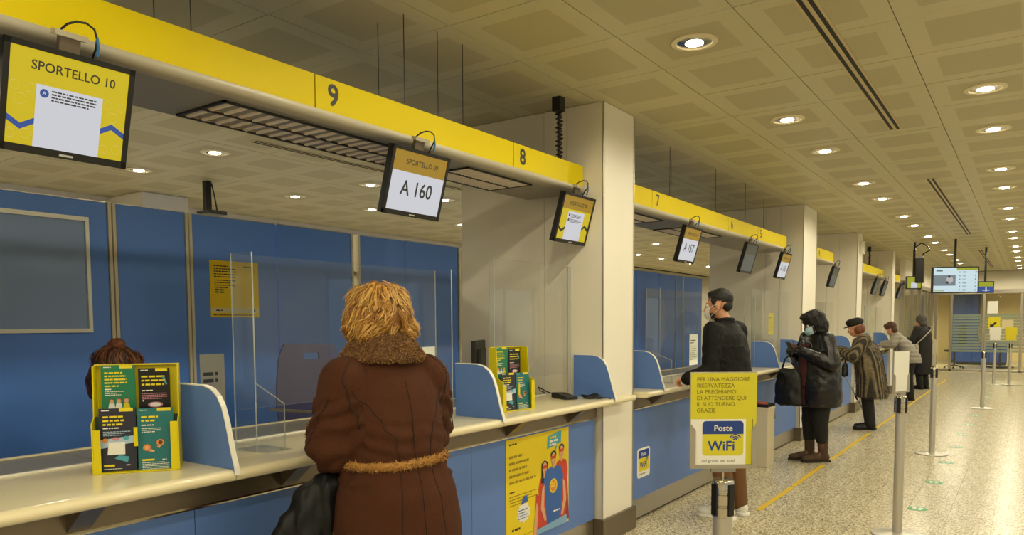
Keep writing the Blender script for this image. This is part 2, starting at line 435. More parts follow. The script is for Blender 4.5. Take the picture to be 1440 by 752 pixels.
# ---- recessed downlights, in pairs of rows on the tile grid
def make_light():
    t = thing('ceiling_downlight', '', 'ceiling light', (0, 0, 0))
    r = MB(); n = 28; pr = [(.12, -.001), (.118, -.006), (.092, -.009), (.088, -.004)]
    for k in range(3):
        for i in range(n):
            a, b = 2*PI*i/n, 2*PI*(i+1)/n; p, s = pr[k], pr[k+1]
            r.add([(p[0]*math.cos(a), p[0]*math.sin(a), p[1]), (s[0]*math.cos(a), s[0]*math.sin(a), s[1]), (s[0]*math.cos(b), s[0]*math.sin(b), s[1]), (p[0]*math.cos(b), p[0]*math.sin(b), p[1])], [[0, 3, 2, 1]])
    r.build('trim_ring', mat('lamp_ring', 'e8dcb8', .35), t, smooth=True)
    MB().lathe([(.001, -.0065), (.06, -.0065), (.089, -.0035), (.089, -.002), (.001, -.002)], n=28).build('reflector', CHROME, t, smooth=True)
    MB().lathe([(.001, -.016), (.03, -.0145), (.046, -.0095), (.047, -.007), (.001, -.007)], n=24).build('lamp', mat('lamp_glow', 'fff3d6', emit=26), t, smooth=True)
    return t
LD = bpy.data.lights.new('downlight', 'SPOT'); LD.energy = LAMP_W; LD.color = LAMP_COL; LD.spot_size = math.radians(172); LD.spot_blend = .35; LD.shadow_soft_size = .05
proto = None; seq = []
y = 3.5+TM/2; step = [3, 2]; k = 0
while y < 25.5: seq.append(y); y += TM*step[k % 2]; k += 1
y = 3.5+TM/2-TM*2; k = 0
while y > -4.6: seq.append(y); y -= TM*step[k % 2]; k += 1
ROWS = [(-1.481, 'round recessed downlight in the row between the counter and the slot vents', 'downlights along the counter'),
        (-.277, 'round recessed downlight in the row beyond the slot vents, over the stanchions', 'downlights over the stanchions'),
        (-5.695, 'round recessed downlight above the staff area behind the blue partition', 'downlights over the staff area'),
        (-6.899, 'round recessed downlight above the staff area near the back wall', 'downlights near the back wall'),
        (2.733, 'round recessed downlight over the waiting hall', 'downlights over the waiting hall'),
        (3.937, 'round recessed downlight over the window side of the hall', 'downlights over the window side')]
for x, lab, grp in ROWS:
    for y in seq:
        if proto is None:
            proto = o = make_light(); o.location = (x, y, HC); tag(o, lab, None, grp)
        else: dup(proto, (x, y, HC), None, lab, grp); continue
        l = bpy.data.objects.new('lamp_light', LD); COL.objects.link(l); l.parent = o; l.location = (0, 0, -.03)
# warm lamp of the far room
LF = bpy.data.lights.new('far_room_light', 'SPOT'); LF.energy = 420; LF.color = (1, .84, .55); LF.spot_size = math.radians(160); LF.spot_blend = .5; LF.shadow_soft_size = .06
for x in (-3.2, -.6, 2.0):
    o = dup(proto, (x, 28.6, HC), None, 'round recessed downlight in the room behind the glass doors', 'downlights behind the glass doors')
    for c in list(o.children):
        if c.type == 'LIGHT': c.data = LF
# ---- twin-slot air diffusers in the ceiling
def slot(y0, y1, x, lab):
    t = thing('slot_diffuser', lab, 'air vent', (x, y0, HC)); L = y1-y0
    MB().box((-.045, 0, -.004), (.045, L, .0)).build('frame', mat('diffuser_frame', 'c9b98f', .45), t)
    for s in (-.021, .021):
        b = MB(); b.box((s-.010, .01, -.0062), (s+.010, L-.01, -.0042)); b.build('slot', SLOTB, t)
slot(1.9, 6.37, -.885, 'long twin-slot air diffuser ending before the first column')
slot(8.76, 14.7, -.885, 'twin-slot air diffuser halfway down the hall ceiling')
slot(18.0, 24.2, -.885, 'twin-slot air diffuser near the glass front')
slot(3.74, 9.0, -5.10, 'twin-slot air diffuser above the staff area behind the fascia')
# ================================================================ COUNTERS
XE = -2.24                                     # front of the bull-nosed worktop
def worktop(y0, y1, lab):
    t = thing('bar_worktop', lab, 'counter top', (XE, y0, 0), group='cream worktops'); L = y1-y0
    pts = [(-.54, .958), (-.035, .958)]+[(-.022+.022*math.cos(a), .979+.021*math.sin(a)) for a in [math.radians(d) for d in (-80, -50, -20, 10, 40, 70)]]+[(-.03, 1.0), (-.54, 1.0)]
    MB().prism(pts, 'Y', .0015, L-.0015).build('slab', CREAM, t, smooth=True)
    MB().box((-.556, .0015, .955), (-.5405, L-.0015, 1.006)).build('rear_rail', mat('rail_white', 'f3f1ea', .25, metal=.2), t)
    return t
def unit(y0, y1, lab):
    t = thing('service_counter', lab, 'counter', (-2.39, y0, 0), group='blue counter units'); L = y1-y0
    MB().box((-.02, .0015, .172), (0, L-.0015, .862)).build('front_panel', BLUEF, t)
    MB().box((-.03, 0, .02), (-.012, L, .170)).build('kick_plate', ALU, t)
    MB().box((-.06, 0, 0), (-.035, L, .03)).build('plinth', SLOTB, t)
    MB().box((-.02, 0, .864), (.012, L, .952)).build('fascia', ALUD, t)
    MB().tube([(.006, 0, .862), (.006, L, .862)], .0085, 8).build('edge_rail', CHROME, t, smooth=True)
    k = max(1, round(L/.8))
    for i in range(k):
        y = L*(i+.5)/k
        MB().prism([(.012, .872), (.115, .955), (.012, .955)], 'Y', y-.035, y+.035).build('bracket', ALUD, t)
    MB().box((-.62, 0, .1), (-.60, L, .86)).build('back_panel', GREYP, t)
    return t
def desk(y0, y1, lab):
    t = thing('staff_desk', lab, 'desk', (-2.80, y0, 0), group='grey staff desks'); L = y1-y0
    MB().box((-.575, .001, .935), (0, L-.001, .962)).build('desk_top', DESK, t, bevel=.003)
    MB().box((-.592, .001, .93), (-.5755, L-.001, .968)).build('edge_band', CREAM, t)
    for y in (.05, L-.09):
        MB().box((-.53, y, 0), (-.49, y+.04, .935)).build('leg', ALU, t)
    return t
BELOW = ['left of the tall brochure stand', 'under the woman in the brown coat', 'with the yellow poster', 'with the small WiFi sticker', 'behind the man in the black jacket', 'beside the beige waste bin',
         'behind the woman in the leather jacket', 'past the second column', 'behind the woman with the cane', 'past the third column', 'by the far column', 'at the far end of the hall', 'next to the side glazing']
RUNS = [[-1.4, -.1, 1.47, 3.05, 4.405], [4.92, 6.6, 8.2, 9.695], [10.445, 11.9, 13.225], [13.725, 15.4, 16.975], [17.425, 18.5, 19.5]]
WN = ['out of which the counter starts', 'in front of the seated clerk', 'where the woman in the brown coat leans', 'carrying the smaller brochure stand', 'between the first column and the man in black', 'under the forearm of the man in black',
      'between the waste bin and the second column', 'behind the woman in the leather jacket', 'just past the second column', 'where the woman with the cane stands', 'past the third column', 'where the person in grey leans', 'at the far end of the counters']
k = 0
for run in RUNS:
    for a, b in zip(run[:-1], run[1:]):
        unit(a, b, 'blue counter front with kick plate '+(WN[k] if k < 13 else ''))
        desk(a, b, 'grey staff side desk behind the counter '+WN[k]); k += 1
TOPS = [(-1.4, 1.54), (1.54, 3.14), (3.14, 4.73), (4.94, 6.7), (6.7, 8.35), (8.35, 9.69), (10.45, 12.6), (12.6, 13.22), (13.73, 15.4), (15.4, 16.97), (17.43, 18.5), (18.5, 19.5)]
TN = ['cream bull-nosed worktop carrying the tall brochure stand', 'cream bull-nosed worktop the woman in the brown coat leans on', 'cream bull-nosed worktop carrying the smaller brochure stand, ending at the first column',
      'cream worktop starting behind the first column', 'cream worktop under the arm of the man in the black jacket', 'cream worktop between waste bin and second column', 'cream worktop behind the woman in the leather jacket',
      'short cream worktop ending at the third column', 'cream worktop past the third column', 'cream worktop the person in the grey jacket leans on', 'cream worktop past the far column', 'cream worktop at the end by the side glazing']
for (a, b), n in zip(TOPS, TN):
    if b in (4.73,):                           # this one wraps the front of the column
        t = worktop(a, 4.405, n); L0 = 4.405-a; L = b-a
        MB().prism([(-.085, .958), (-.035, .958)]+[(-.022+.022*math.cos(w), .979+.021*math.sin(w)) for w in [math.radians(d) for d in (-80, -50, -20, 10, 40, 70)]]+[(-.03, 1.0), (-.085, 1.0)], 'Y', L0, L).build('nosing', CREAM, t, smooth=True)
    else: worktop(a, b, n)
# blue privacy fins on the worktop
def fin(y, lab):
    t = thing('privacy_fin', lab, 'divider', (XE, y, 1.0), group='blue privacy fins')
    pts = [(.004, -.018), (-.001, .01), (-.018, .06), (-.045, .16), (-.065, .215), (-.09, .25), (-.125, .274), (-.17, .284), (-.315, .285), (-.315, .001), (-.006, .001)]
    MB().prism(pts, 'Y', -.009, .009).build('board', BLUEF, t)
    e = MB(); c = pts[:9]
    for a, b in zip(c[:-1], c[1:]):
        dx, dz = b[0]-a[0], b[1]-a[1]; L = math.hypot(dx, dz); nx, nz = dz/L*.004, -dx/L*.004
        e.prism([(a[0], a[1]), (a[0]+nx, a[1]+nz), (b[0]+nx, b[1]+nz), (b[0], b[1])], 'Y', -.0095, .0095)
    e.build('edge_band', mat('edge_white', 'e9e6dc', .35), t)
for y, lab in [(1.54, 'blue privacy fin beside the tall brochure stand'), (3.135, 'blue privacy fin beside the smaller brochure stand'), (4.413, 'blue privacy fin on the nosing in front of the first column'),
               (5.22, 'blue privacy fin just behind the first column'), (8.36, 'blue privacy fin behind the man in the black jacket'), (9.55, 'blue privacy fin before the second column, left of the woman in leather'),
               (12.5, 'blue privacy fin right of the woman in the leather jacket'), (13.85, 'blue privacy fin just past the third column'), (16.3, 'blue privacy fin in front of the person in grey')]: fin(y, lab)

# ================================================================ CLEAR SHIELDS
def sheet(t, a, b, z0, z1, nm='pane', th=.006):
    """upright acrylic sheet from a to b (x, y), with its bright cut edges"""
    a = Vector((a[0], a[1], 0)); b = Vector((b[0], b[1], 0)); d = (b-a).normalized(); n = Vector((-d.y, d.x, 0))*th/2
    up = Vector((0, 0, 1)); mb = MB(); c = [a-n, b-n, b+n, a+n]
    mb.add([p+up*z0 for p in c]+[p+up*z1 for p in c], [[0, 1, 5, 4], [2, 3, 7, 6]])
    o = mb.build(nm, PLEXI, t)
    e = MB(); e.add([p+up*z0 for p in c]+[p+up*z1 for p in c], [[3, 2, 1, 0], [4, 5, 6, 7], [1, 2, 6, 5], [3, 0, 4, 7]])
    e.build('cut_edge', PEDGE, o); return o
def shield(y0, y1, x, z1, lab, wing=.12, gusset=True):
    t = thing('acrylic_shield', lab, 'screen', (x, y0, 1.0), group='clear acrylic shields'); L = y1-y0
    sheet(t, (0, 0), (0, L), .16, z1-1.0)
    sheet(t, (0, 0), (wing, .01), .002, z1-1.0, 'wing'); sheet(t, (0, L), (wing, L-.01), .002, z1-1.0, 'wing')
    for y in ((.09,) if gusset else ()):
        o = MB(); pts = [(.004, .002), (.2, .002), (.19, .19), (.004, .265)]
        o.add([(p[0], y-.003, p[1]) for p in pts]+[(p[0], y+.003, p[1]) for p in pts], [[0, 1, 2, 3], [7, 6, 5, 4]])
        o = o.build('foot', PLEXI, t)
        e = MB(); e.tube([(.19, y, .002), (.19, y, .19), (.004, y, .265)], .0022, 6); e.build('cut_edge', PEDGE, o)
        MB().box((.004, y-.09, .001), (.2, y+.03, .006)).build('foot_plate', PLEXI, t)
shield(1.79, 3.02, -2.60, 1.783, 'clear acrylic shield in front of the woman in the brown coat')
shield(3.50, 4.40, -2.60, 1.885, 'taller clear acrylic shield next to the first column', .03, False)
shield(5.67, 7.18, -2.60, 1.785, 'clear acrylic shield left of the man in the black jacket')
shield(7.4, 8.25, -2.60, 1.775, 'clear acrylic shield behind the man in the black jacket')
shield(8.5, 9.60, -2.60, 1.88, 'taller clear acrylic shield before the second column')
shield(10.6, 12.2, -2.60, 1.8, 'clear acrylic shield behind the woman in the leather jacket')
shield(13.9, 15.2, -2.60, 1.8, 'clear acrylic shield past the third column')
shield(15.5, 16.8, -2.60, 1.8, 'clear acrylic shield by the person in grey')

# ================================================================ FASCIA WITH STATION NUMBERS
XB = -2.49
NUM = mat('number_ink', '2a2a22', .5)
LOUV = mat('louver_blade_glint', 'fff0dc', .35, metal=.1)  # near-white colour stands in for hall downlights reflected in the blades
TRGH = mat('trough_mirror', 'a08468', .2, metal=1)  # mirror tint darkened to set off the reflections painted on the blades
def troffer(t, y0, L, single):
    """louvred light box set in the underside, lamps off"""
    z = 2.366
    r = MB()
    for x0 in (-2.90, -2.74):
        w = .15; n = 8
        for i in range(n):
            a, b = PI*i/n, PI*(i+1)/n
            p = lambda s: (x0+w/2-w/2*math.cos(s), z+.045*math.sin(s))
            pa, pb = p(a), p(b); r.add([(pa[0], y0, pa[1]), (pb[0], y0, pb[1]), (pb[0], y0+L, pb[1]), (pa[0], y0+L, pa[1])], [[0, 1, 2, 3]])
    rf = r.build('light_trough', TRGH, t, smooth='all', world=True)
    f = MB()
    for x in (-2.912, -2.752, -2.592): f.box((x, y0-.012, z-.006), (x+.012, y0+L+.012, z+.01))
    f.box((-2.912, y0-.012, z-.006), (-2.58, y0, z+.01)); f.box((-2.912, y0+L, z-.006), (-2.58, y0+L+.012, z+.01))
    f.build('light_frame', DARK, t, world=True)
    n = 18; al = MB()
    for x0 in (-2.90, -2.74):
        for i in range(n):
            y = y0+L*(i+.5)/n
            mb = al if not single else MB()
            mb.prism([(y-.018, z+.03), (y-.009, z-.004), (y+.009, z-.004), (y+.018, z+.03)], 'X', x0+.004, x0+.146)
            if single: mb.build('louver_blade', LOUV, rf, world=True)
    if not single: o = al.build('louver_blades', LOUV, rf, world=True); o['kind'] = 'stuff'
    for x0 in (-2.90, -2.74): MB().tube([(x0+.075, y0+.01, z+.038), (x0+.075, y0+L-.01, z+.038)], .006, 6).build('lamp_tube', mat('tube_off', 'cfc8b4', .4), t, world=True)
def fascia(y0, y1, cuts, nums, lights, lab, wires):
    t = thing('counter_fascia', lab, 'sign', (XB, y0, 2.4))
    ys = [y0]+cuts+[y1]
    for a, b in zip(ys[:-1], ys[1:]):
        MB().box((XB-.012, a+.0035, 2.404), (XB, b-.0035, 2.548)).build('yellow_panel', YEL, t, world=True)
    MB().box((XB-.022, y0, 2.404), (XB-.0125, y1, 2.54)).build('backing_rail', mat('joint_dark', '4a2a10', .8), t, world=True)
    pts = [(-2.53, 2.404), (-2.476, 2.404), (-2.472, 2.392), (-2.478, 2.376), (-2.495, 2.366), (-2.53, 2.364)]
    MB().prism(pts, 'Y', y0, y1).build('lower_rail', GREY2, t, smooth=True, world=True)
    MB().prism([(-2.95, 2.372), (-2.53, 2.372), (-2.53, 2.40), (-2.56, 2.46), (-2.90, 2.46), (-2.955, 2.42)], 'Y', y0, y1).build('housing', GREY2, t, world=True)
    for a, b in zip(ys[:-1], ys[1:]):          # cover plates between the lights
        MB().box((-2.935, a+.003, 2.3685), (-2.535, b-.003, 2.3722)).build('cover_plate', mat('cover_grey', 'a39c8c', .4, metal=.3), t, world=True)
    for i, (a, L) in enumerate(lights): troffer(t, a, L, i == 1 and y0 < 0)
    for n, y, s in nums:
        p = Print((XB, y, 2.436), (0, 1, 0), (0, 0, 1)); p.step = .0006; p.text(n, 0, 0, .128*s, NUM, fat=.005); p.build('station_number', t, world=True)
    for x, y in wires: MB().tube([(x, y, 2.46 if x < -2.52 else 2.548), (x, y, HC)], .0022, 5).build('suspension_wire', DARK, t, world=True)
    return t
F1 = fascia(-1.4, 4.42, [.55, 2.14, 3.6], [('10', .6, 1), ('9', 2.205, 1), ('8', 3.66, 1)], [(.0, .6), (1.78, 1.22), (3.30, .62)],
       'yellow fascia over the counter with the numbers 10, 9 and 8', [(-2.47, 2.665), (-2.64, 2.666), (-2.48, 2.92), (-2.48, 3.12), (-2.6, .9), (-2.55, 1.62), (-2.55, 1.48)])
MB().tube([on(x_, y_, X=-2.93) for x_, y_ in ((672, 250), (690, 258), (712, 270), (735, 276), (760, 275), (785, 268))], .004, 6).build('sagging_cable', BLACK, F1, smooth='all', world=True)
F2 = fascia(4.91, 9.5, [5.53, 7.35, 8.33], [('7', 5.60, 1), ('6', 7.42, 1), ('5', 8.40, 1)], [(5.0, .95), (6.5, .9)],
       'yellow fascia with the numbers 7, 6 and 5 between the first two columns', [(-2.5, 5.9), (-2.7, 6.4), (-2.5, 7.0), (-2.5, 7.9), (-2.6, 8.9)])
F3 = fascia(10.43, 12.16, [11.1], [('4', 11.2, 1)], [(10.6, .8)], 'short yellow fascia past the second column', [(-2.6, 11.5)])
F4 = fascia(13.71, 16.95, [15.0, 16.1], [], [], 'yellow fascia of three panels past the third column', [(-2.6, 15.4)])
F5 = fascia(17.41, 19.3, [18.4], [], [], 'last yellow fascia, past the far column', [])
def hang_pole(x, y, z0, lab):
    t = thing('ceiling_drop_pole', lab, 'pole', (x, y, HC))
    MB().box((-.03, -.03, -.09), (.03, .03, 0)).build('ceiling_box', BLACK, t)
    MB().tube([(0, 0, 0), (.0, 0, z0-HC)], .008, 8).build('pole', DARK, t)
    pts = [(.022*math.cos(a*1.9)+.006, .022*math.sin(a*1.9), -.09-(HC-.09-z0)*a/46) for a in range(47)]
    MB().tube(pts, .006, 5).build('coiled_cable', BLACK, t)
hang_pole(-2.55, 4.2, 2.47, 'black coiled cable drop from ceiling to fascia by the first column')
hang_pole(-2.62, 16.0, 2.47, 'black cable drop above the three-panel fascia')

# ================================================================ STATION MONITORS
SY = mat('screen_yellow', 'f4d800', emit=.62); SYD = mat('screen_amber', 'd8a81c', emit=.45); SW = mat('screen_white', 'e4e6ef', emit=.72)
SG = mat('screen_grey', '8a8f8c', emit=.28); SB = mat('screen_blue', '2457b0', emit=.6); SI = mat('screen_ink', '2b3038', emit=.25); SL = mat('screen_line', 'fbf08a', emit=.62)
CAB = mat('blue_cable', '2a6ea8', .5)
def monitor(y, kind, lab, w=.385, h=.315, x=-2.40, ztop=2.322, tilt=16):
    # local: u = +Y (right for the viewer), v = up, face towards +X
    t = thing('station_monitor', lab, 'monitor', (x, y, ztop), group='monitors under the fascia', tilt=(0, math.radians(tilt), 0))
    MB().box((-.035, -w/2, -h), (0, w/2, 0)).build('case', BLACK, t, bevel=.005)
    MB().box((-.06, -w/4, -h*.8), (-.035, w/4, -h*.25)).build('rear_cover', BLACK, t)
    b = .017; x0, x1, z0, z1 = -w/2+b, w/2-b, -h+b+.006, -b
    p = Print((.0006, 0, 0), (0, 1, 0), (0, 0, 1)); W_, H_ = x1-x0, z1-z0
    U = lambda f: x0+W_*f
    V = lambda f: z0+H_*f
    if kind == 'grey': p.rect(x0, z0, x1, z1, SG, 1); p.rect(U(0), V(.62), U(1), V(1), mat('screen_dim', '7d7a66', emit=.22), 2)
    elif kind[0] == 'w':                       # the waiting screen: yellow with a white box and a blue band
        p.rect(x0, z0, x1, z1, SY, 1)
        if kind != 'w10': p.rect(U(0), V(.7), U(1), V(1), SYD, 1.5)
        p.rect(U(.22), V(0), U(.78), V(.66), SW, 3)
        for s, k in ((0, -1), (.78, 1)):
            q = [(0, .30), (.11, .22), (.22, .30)] if k < 0 else [(0, .33), (.10, .40), (.22, .32)]
            p.poly([(U(s+a), V(b2)) for a, b2 in q]+[(U(s+a), V(b2-.065)) for a, b2 in q[::-1]], SB if kind == 'w10' else SI, 2.4)
            for cx, cy, r in ((.1, .47, .05), (.05, .6, .04), (.16, .12, .045), (.04, .1, .04), (.17, .6, .04)):
                for a in range(6):
                    a0, a1 = a*PI/3, (a+1)*PI/3; c = (U(s+cx), V(cy))
                    P0 = (c[0]+r*W_*math.cos(a0), c[1]+r*W_*math.sin(a0)); P1 = (c[0]+r*W_*math.cos(a1), c[1]+r*W_*math.sin(a1)); n = .0007
                    p.poly([P0, P1, (P1[0]*1, P1[1]+n*1.5), (P0[0], P0[1]+n*1.5)], SL, 2)
        if kind == 'w10':
            p.text('SPORTELLO 10', U(.52), V(.80), .037, SI, 4, center=True, fat=.0007)
            p.disc(U(.285), V(.575), .0125, SB, 4); p.text('A', U(.27), V(.56), .014, SW, 5)
            p.lines(U(.345), V(.605), W_*.38, 4, H_*.032, .0042, SI, 4, 6)
        else:
            p.text('SPORTELLO 08', U(.5), V(.80), .034, SI, 4, center=True)
            for v in (.57, .46): p.rect(U(.25), V(v-.03), U(.30), V(v+.03), SI, 4); p.lines(U(.33), V(v+.01), W_*.4, 3, .008, .004, SI, 4, 3)
    else:                                      # ticket call
        p.rect(x0, z0, x1, z1, SW, 1); p.rect(U(0), V(.66), U(1), V(1), SYD if kind[1] != '160' else mat('screen_gold', 'e6bd10', emit=.6), 2)
        p.text('SPORTELLO '+kind[0], U(.53), V(.79), .034, SI, 3, center=True)
        p.text(kind[1], U(.5), V(.27), .098, SI, 3, sx=.92, fat=.002, center=True)
    p.build('screen', t)
    f = MB()
    f.box((-.004, -w/2, -b), (.004, w/2, 0)); f.box((-.004, -w/2, -h), (.004, w/2, -h+b+.006)); f.box((-.004, -w/2, -h), (.004, -w/2+b, 0)); f.box((-.004, w/2-b, -h), (.004, w/2, 0))
    f.build('bezel', BLACK, t)
    MB().box((.004, -.02, -h+.007), (.0047, .02, -h+.013)).build('maker_badge', mat('badge_silver', 'b8b8b8', .4), t)
    MB().box((-.05, -.03, -.02), (-.03, .03, .055)).build('mount_plate', ALUD, t)
    MB().box((.005-.05, -.05, .042), (-.015, .045, .058)).build('mount_bracket', GREY2, t)
    MB().tube([(-.04, .06, -.05), (-.02, .07, .03), (.0, .062, .06), (.0, .052, .085), (-.004, .03, .096), (-.012, .005, .093), (-.024, -.015, .08), (-.04, -.025, .06)], .0035, 6).build('cable', BLACK, t, smooth='all')
    MB().tube([(-.0, .062, .065), (.004, .066, .04), (0, .068, .01)], .0045, 6).build('cable_sleeve', CAB, t)
monitor(1.135, 'w10', 'monitor reading SPORTELLO 10 with a white message box', .375, .315)
monitor(2.715, ('09', 'A 160'), 'monitor calling ticket A 160 at SPORTELLO 09', .40, .315)
monitor(4.23, 'w8', 'monitor with yellow waiting screen beside the first column', .40, .315)
monitor(6.21, ('07', 'A 157'), 'monitor calling ticket A 157 under the number 7', .385)
monitor(7.88, 'grey', 'monitor with a dull grey screen under the number 6', .385)
monitor(9.22, ('05', 'A 163'), 'monitor calling ticket A 163 at the end of the second fascia', .385)
monitor(12.0, 'grey', 'dark narrow-looking monitor past the second column', .385)
for y, n in ((15.75, 'dark monitor under the middle of the three-panel fascia'), (16.75, 'dark monitor at the end of the three-panel fascia'), (18.95, 'dark monitor under the last fascia')): monitor(y, 'grey', n, .385)

# ================================================================ BLUE PARTITION BEHIND THE STAFF
XP = -4.5
pt = thing('office_partition', 'tall blue panel partition with pale posts behind the staff desks', 'partition', (XP, 3, 0))
spans = [(-1.6, -.6), (-.58, .84), (.86, 2.262), (2.318, 2.752), (2.802, 3.455), (3.470, 4.176), (4.276, 4.808), (4.812, 5.533), (5.63, 6.4), (6.42, 7.2), (7.3, 8.1), (8.12, 8.9), (8.95, 9.44), (9.46, 10.20), (10.22, 10.81), (10.85, 11.10), (11.16, 11.95)]
for i, (a, b) in enumerate(spans):
    z = 2.222+.002*math.sin(i*3)
    MB().box((XP-.02, a, .04), (XP+.02, b, z)).build('panel', BLUE, pt, world=True, bevel=.002)
    MB().box((XP-.022, a, z), (XP+.022, b, z+.006)).build('top_trim', ALU, pt, world=True)
for y in (-.59, 2.275, 2.302, 2.764, 2.790, 4.190, 4.262, 5.548, 5.615, 7.25, 8.925, 10.83, 11.13):
    MB().box((XP-.03, y-.009, 0), (XP+.03, y+.009, 2.225)).build('post', mat('post_beige', 'cfc6ae', .4), pt, world=True)
for y in (2.288, 4.226):
    for z in (.5, 1.25, 1.9): MB().box((XP-.03, y-.03, z), (XP-.01, y+.03, z+.03)).build('hinge', ALU, pt, world=True)
nb = thing('notice_board', 'framed blue-grey notice board on the blue partition', 'notice board', (XP+.021, 1.5, 1.463))
MB().box((0, .02, .02), (.008, .63, .64)).build('backing', mat('board_blue_grey', '7f97c4', .3), nb)
fr = mat('board_frame', 'd5d2c6', .35, metal=.3)
for a, b in (((0, 0, 0), (.02, .65, .022)), ((0, 0, .636), (.02, .65, .66)), ((0, 0, .022), (.02, .02, .636)), ((0, .63, .022), (.02, .65, .636))): MB().box(a, b).build('frame_bar', fr, nb)
nt_ = thing('wall_notice', 'yellow printed notice fixed to the blue partition', 'notice', (XP+.021, 2.92, 1.554))
MB().box((0, 0, 0), (.002, .378, .38)).build('sheet', mat('notice_yellow', 'edcb12', .6), nt_)
p = Print((.0022, 0, 0), (0, 1, 0), (0, 0, 1))
p.rect(.0, .03, .378, .062, mat('notice_band', 'd8cf9c', .7), 1)
p.lines(.03, .34, .17, 5, .018, .007, INK, 2, 4); p.lines(.03, .245, .16, 4, .016, .006, INK, 2, 9); p.lines(.035, .18, .07, 2, .016, .009, INK, 2, 5); p.lines(.26, .345, .07, 1, .02, .005, INK, 2, 6)
p.lines(.04, .042, .07, 1, .01, .008, INK, 2, 8); p.lines(.02, .012, .33, 1, .01, .006, INK, 2, 2); p.disc(.335, .046, .012, INK, 2)
p.build('print', nt_)
# camera on a drop pole above the partition
cm = thing('ceiling_camera', 'black device on a drop pole hanging over the staff area', 'camera', (-6.9, 4.5, HC))
MB().box((-.03, -.03, -.30), (.03, .03, 0)).build('pole', BLACK, cm)
MB().box((-.12, -.05, -.33), (.1, .16, -.295)).build('body', BLACK, cm, bevel=.008)
MB().tube([(.035, .03, -.02), (.05, .05, -.15), (.045, .07, -.24), (.03, .09, -.3)], .008, 6).build('cable', BLACK, cm)
sp = thing('wall_speaker', 'small white loudspeaker box on the front of the third column', 'speaker', (-2.342, 13.47, 2.62))
MB().box((0, -.06, 0), (.07, .06, .2)).build('case', WHITE, sp, bevel=.012)
MB().box((.0695, -.05, .02), (.0725, .05, .18)).build('grille', GREYP, sp)
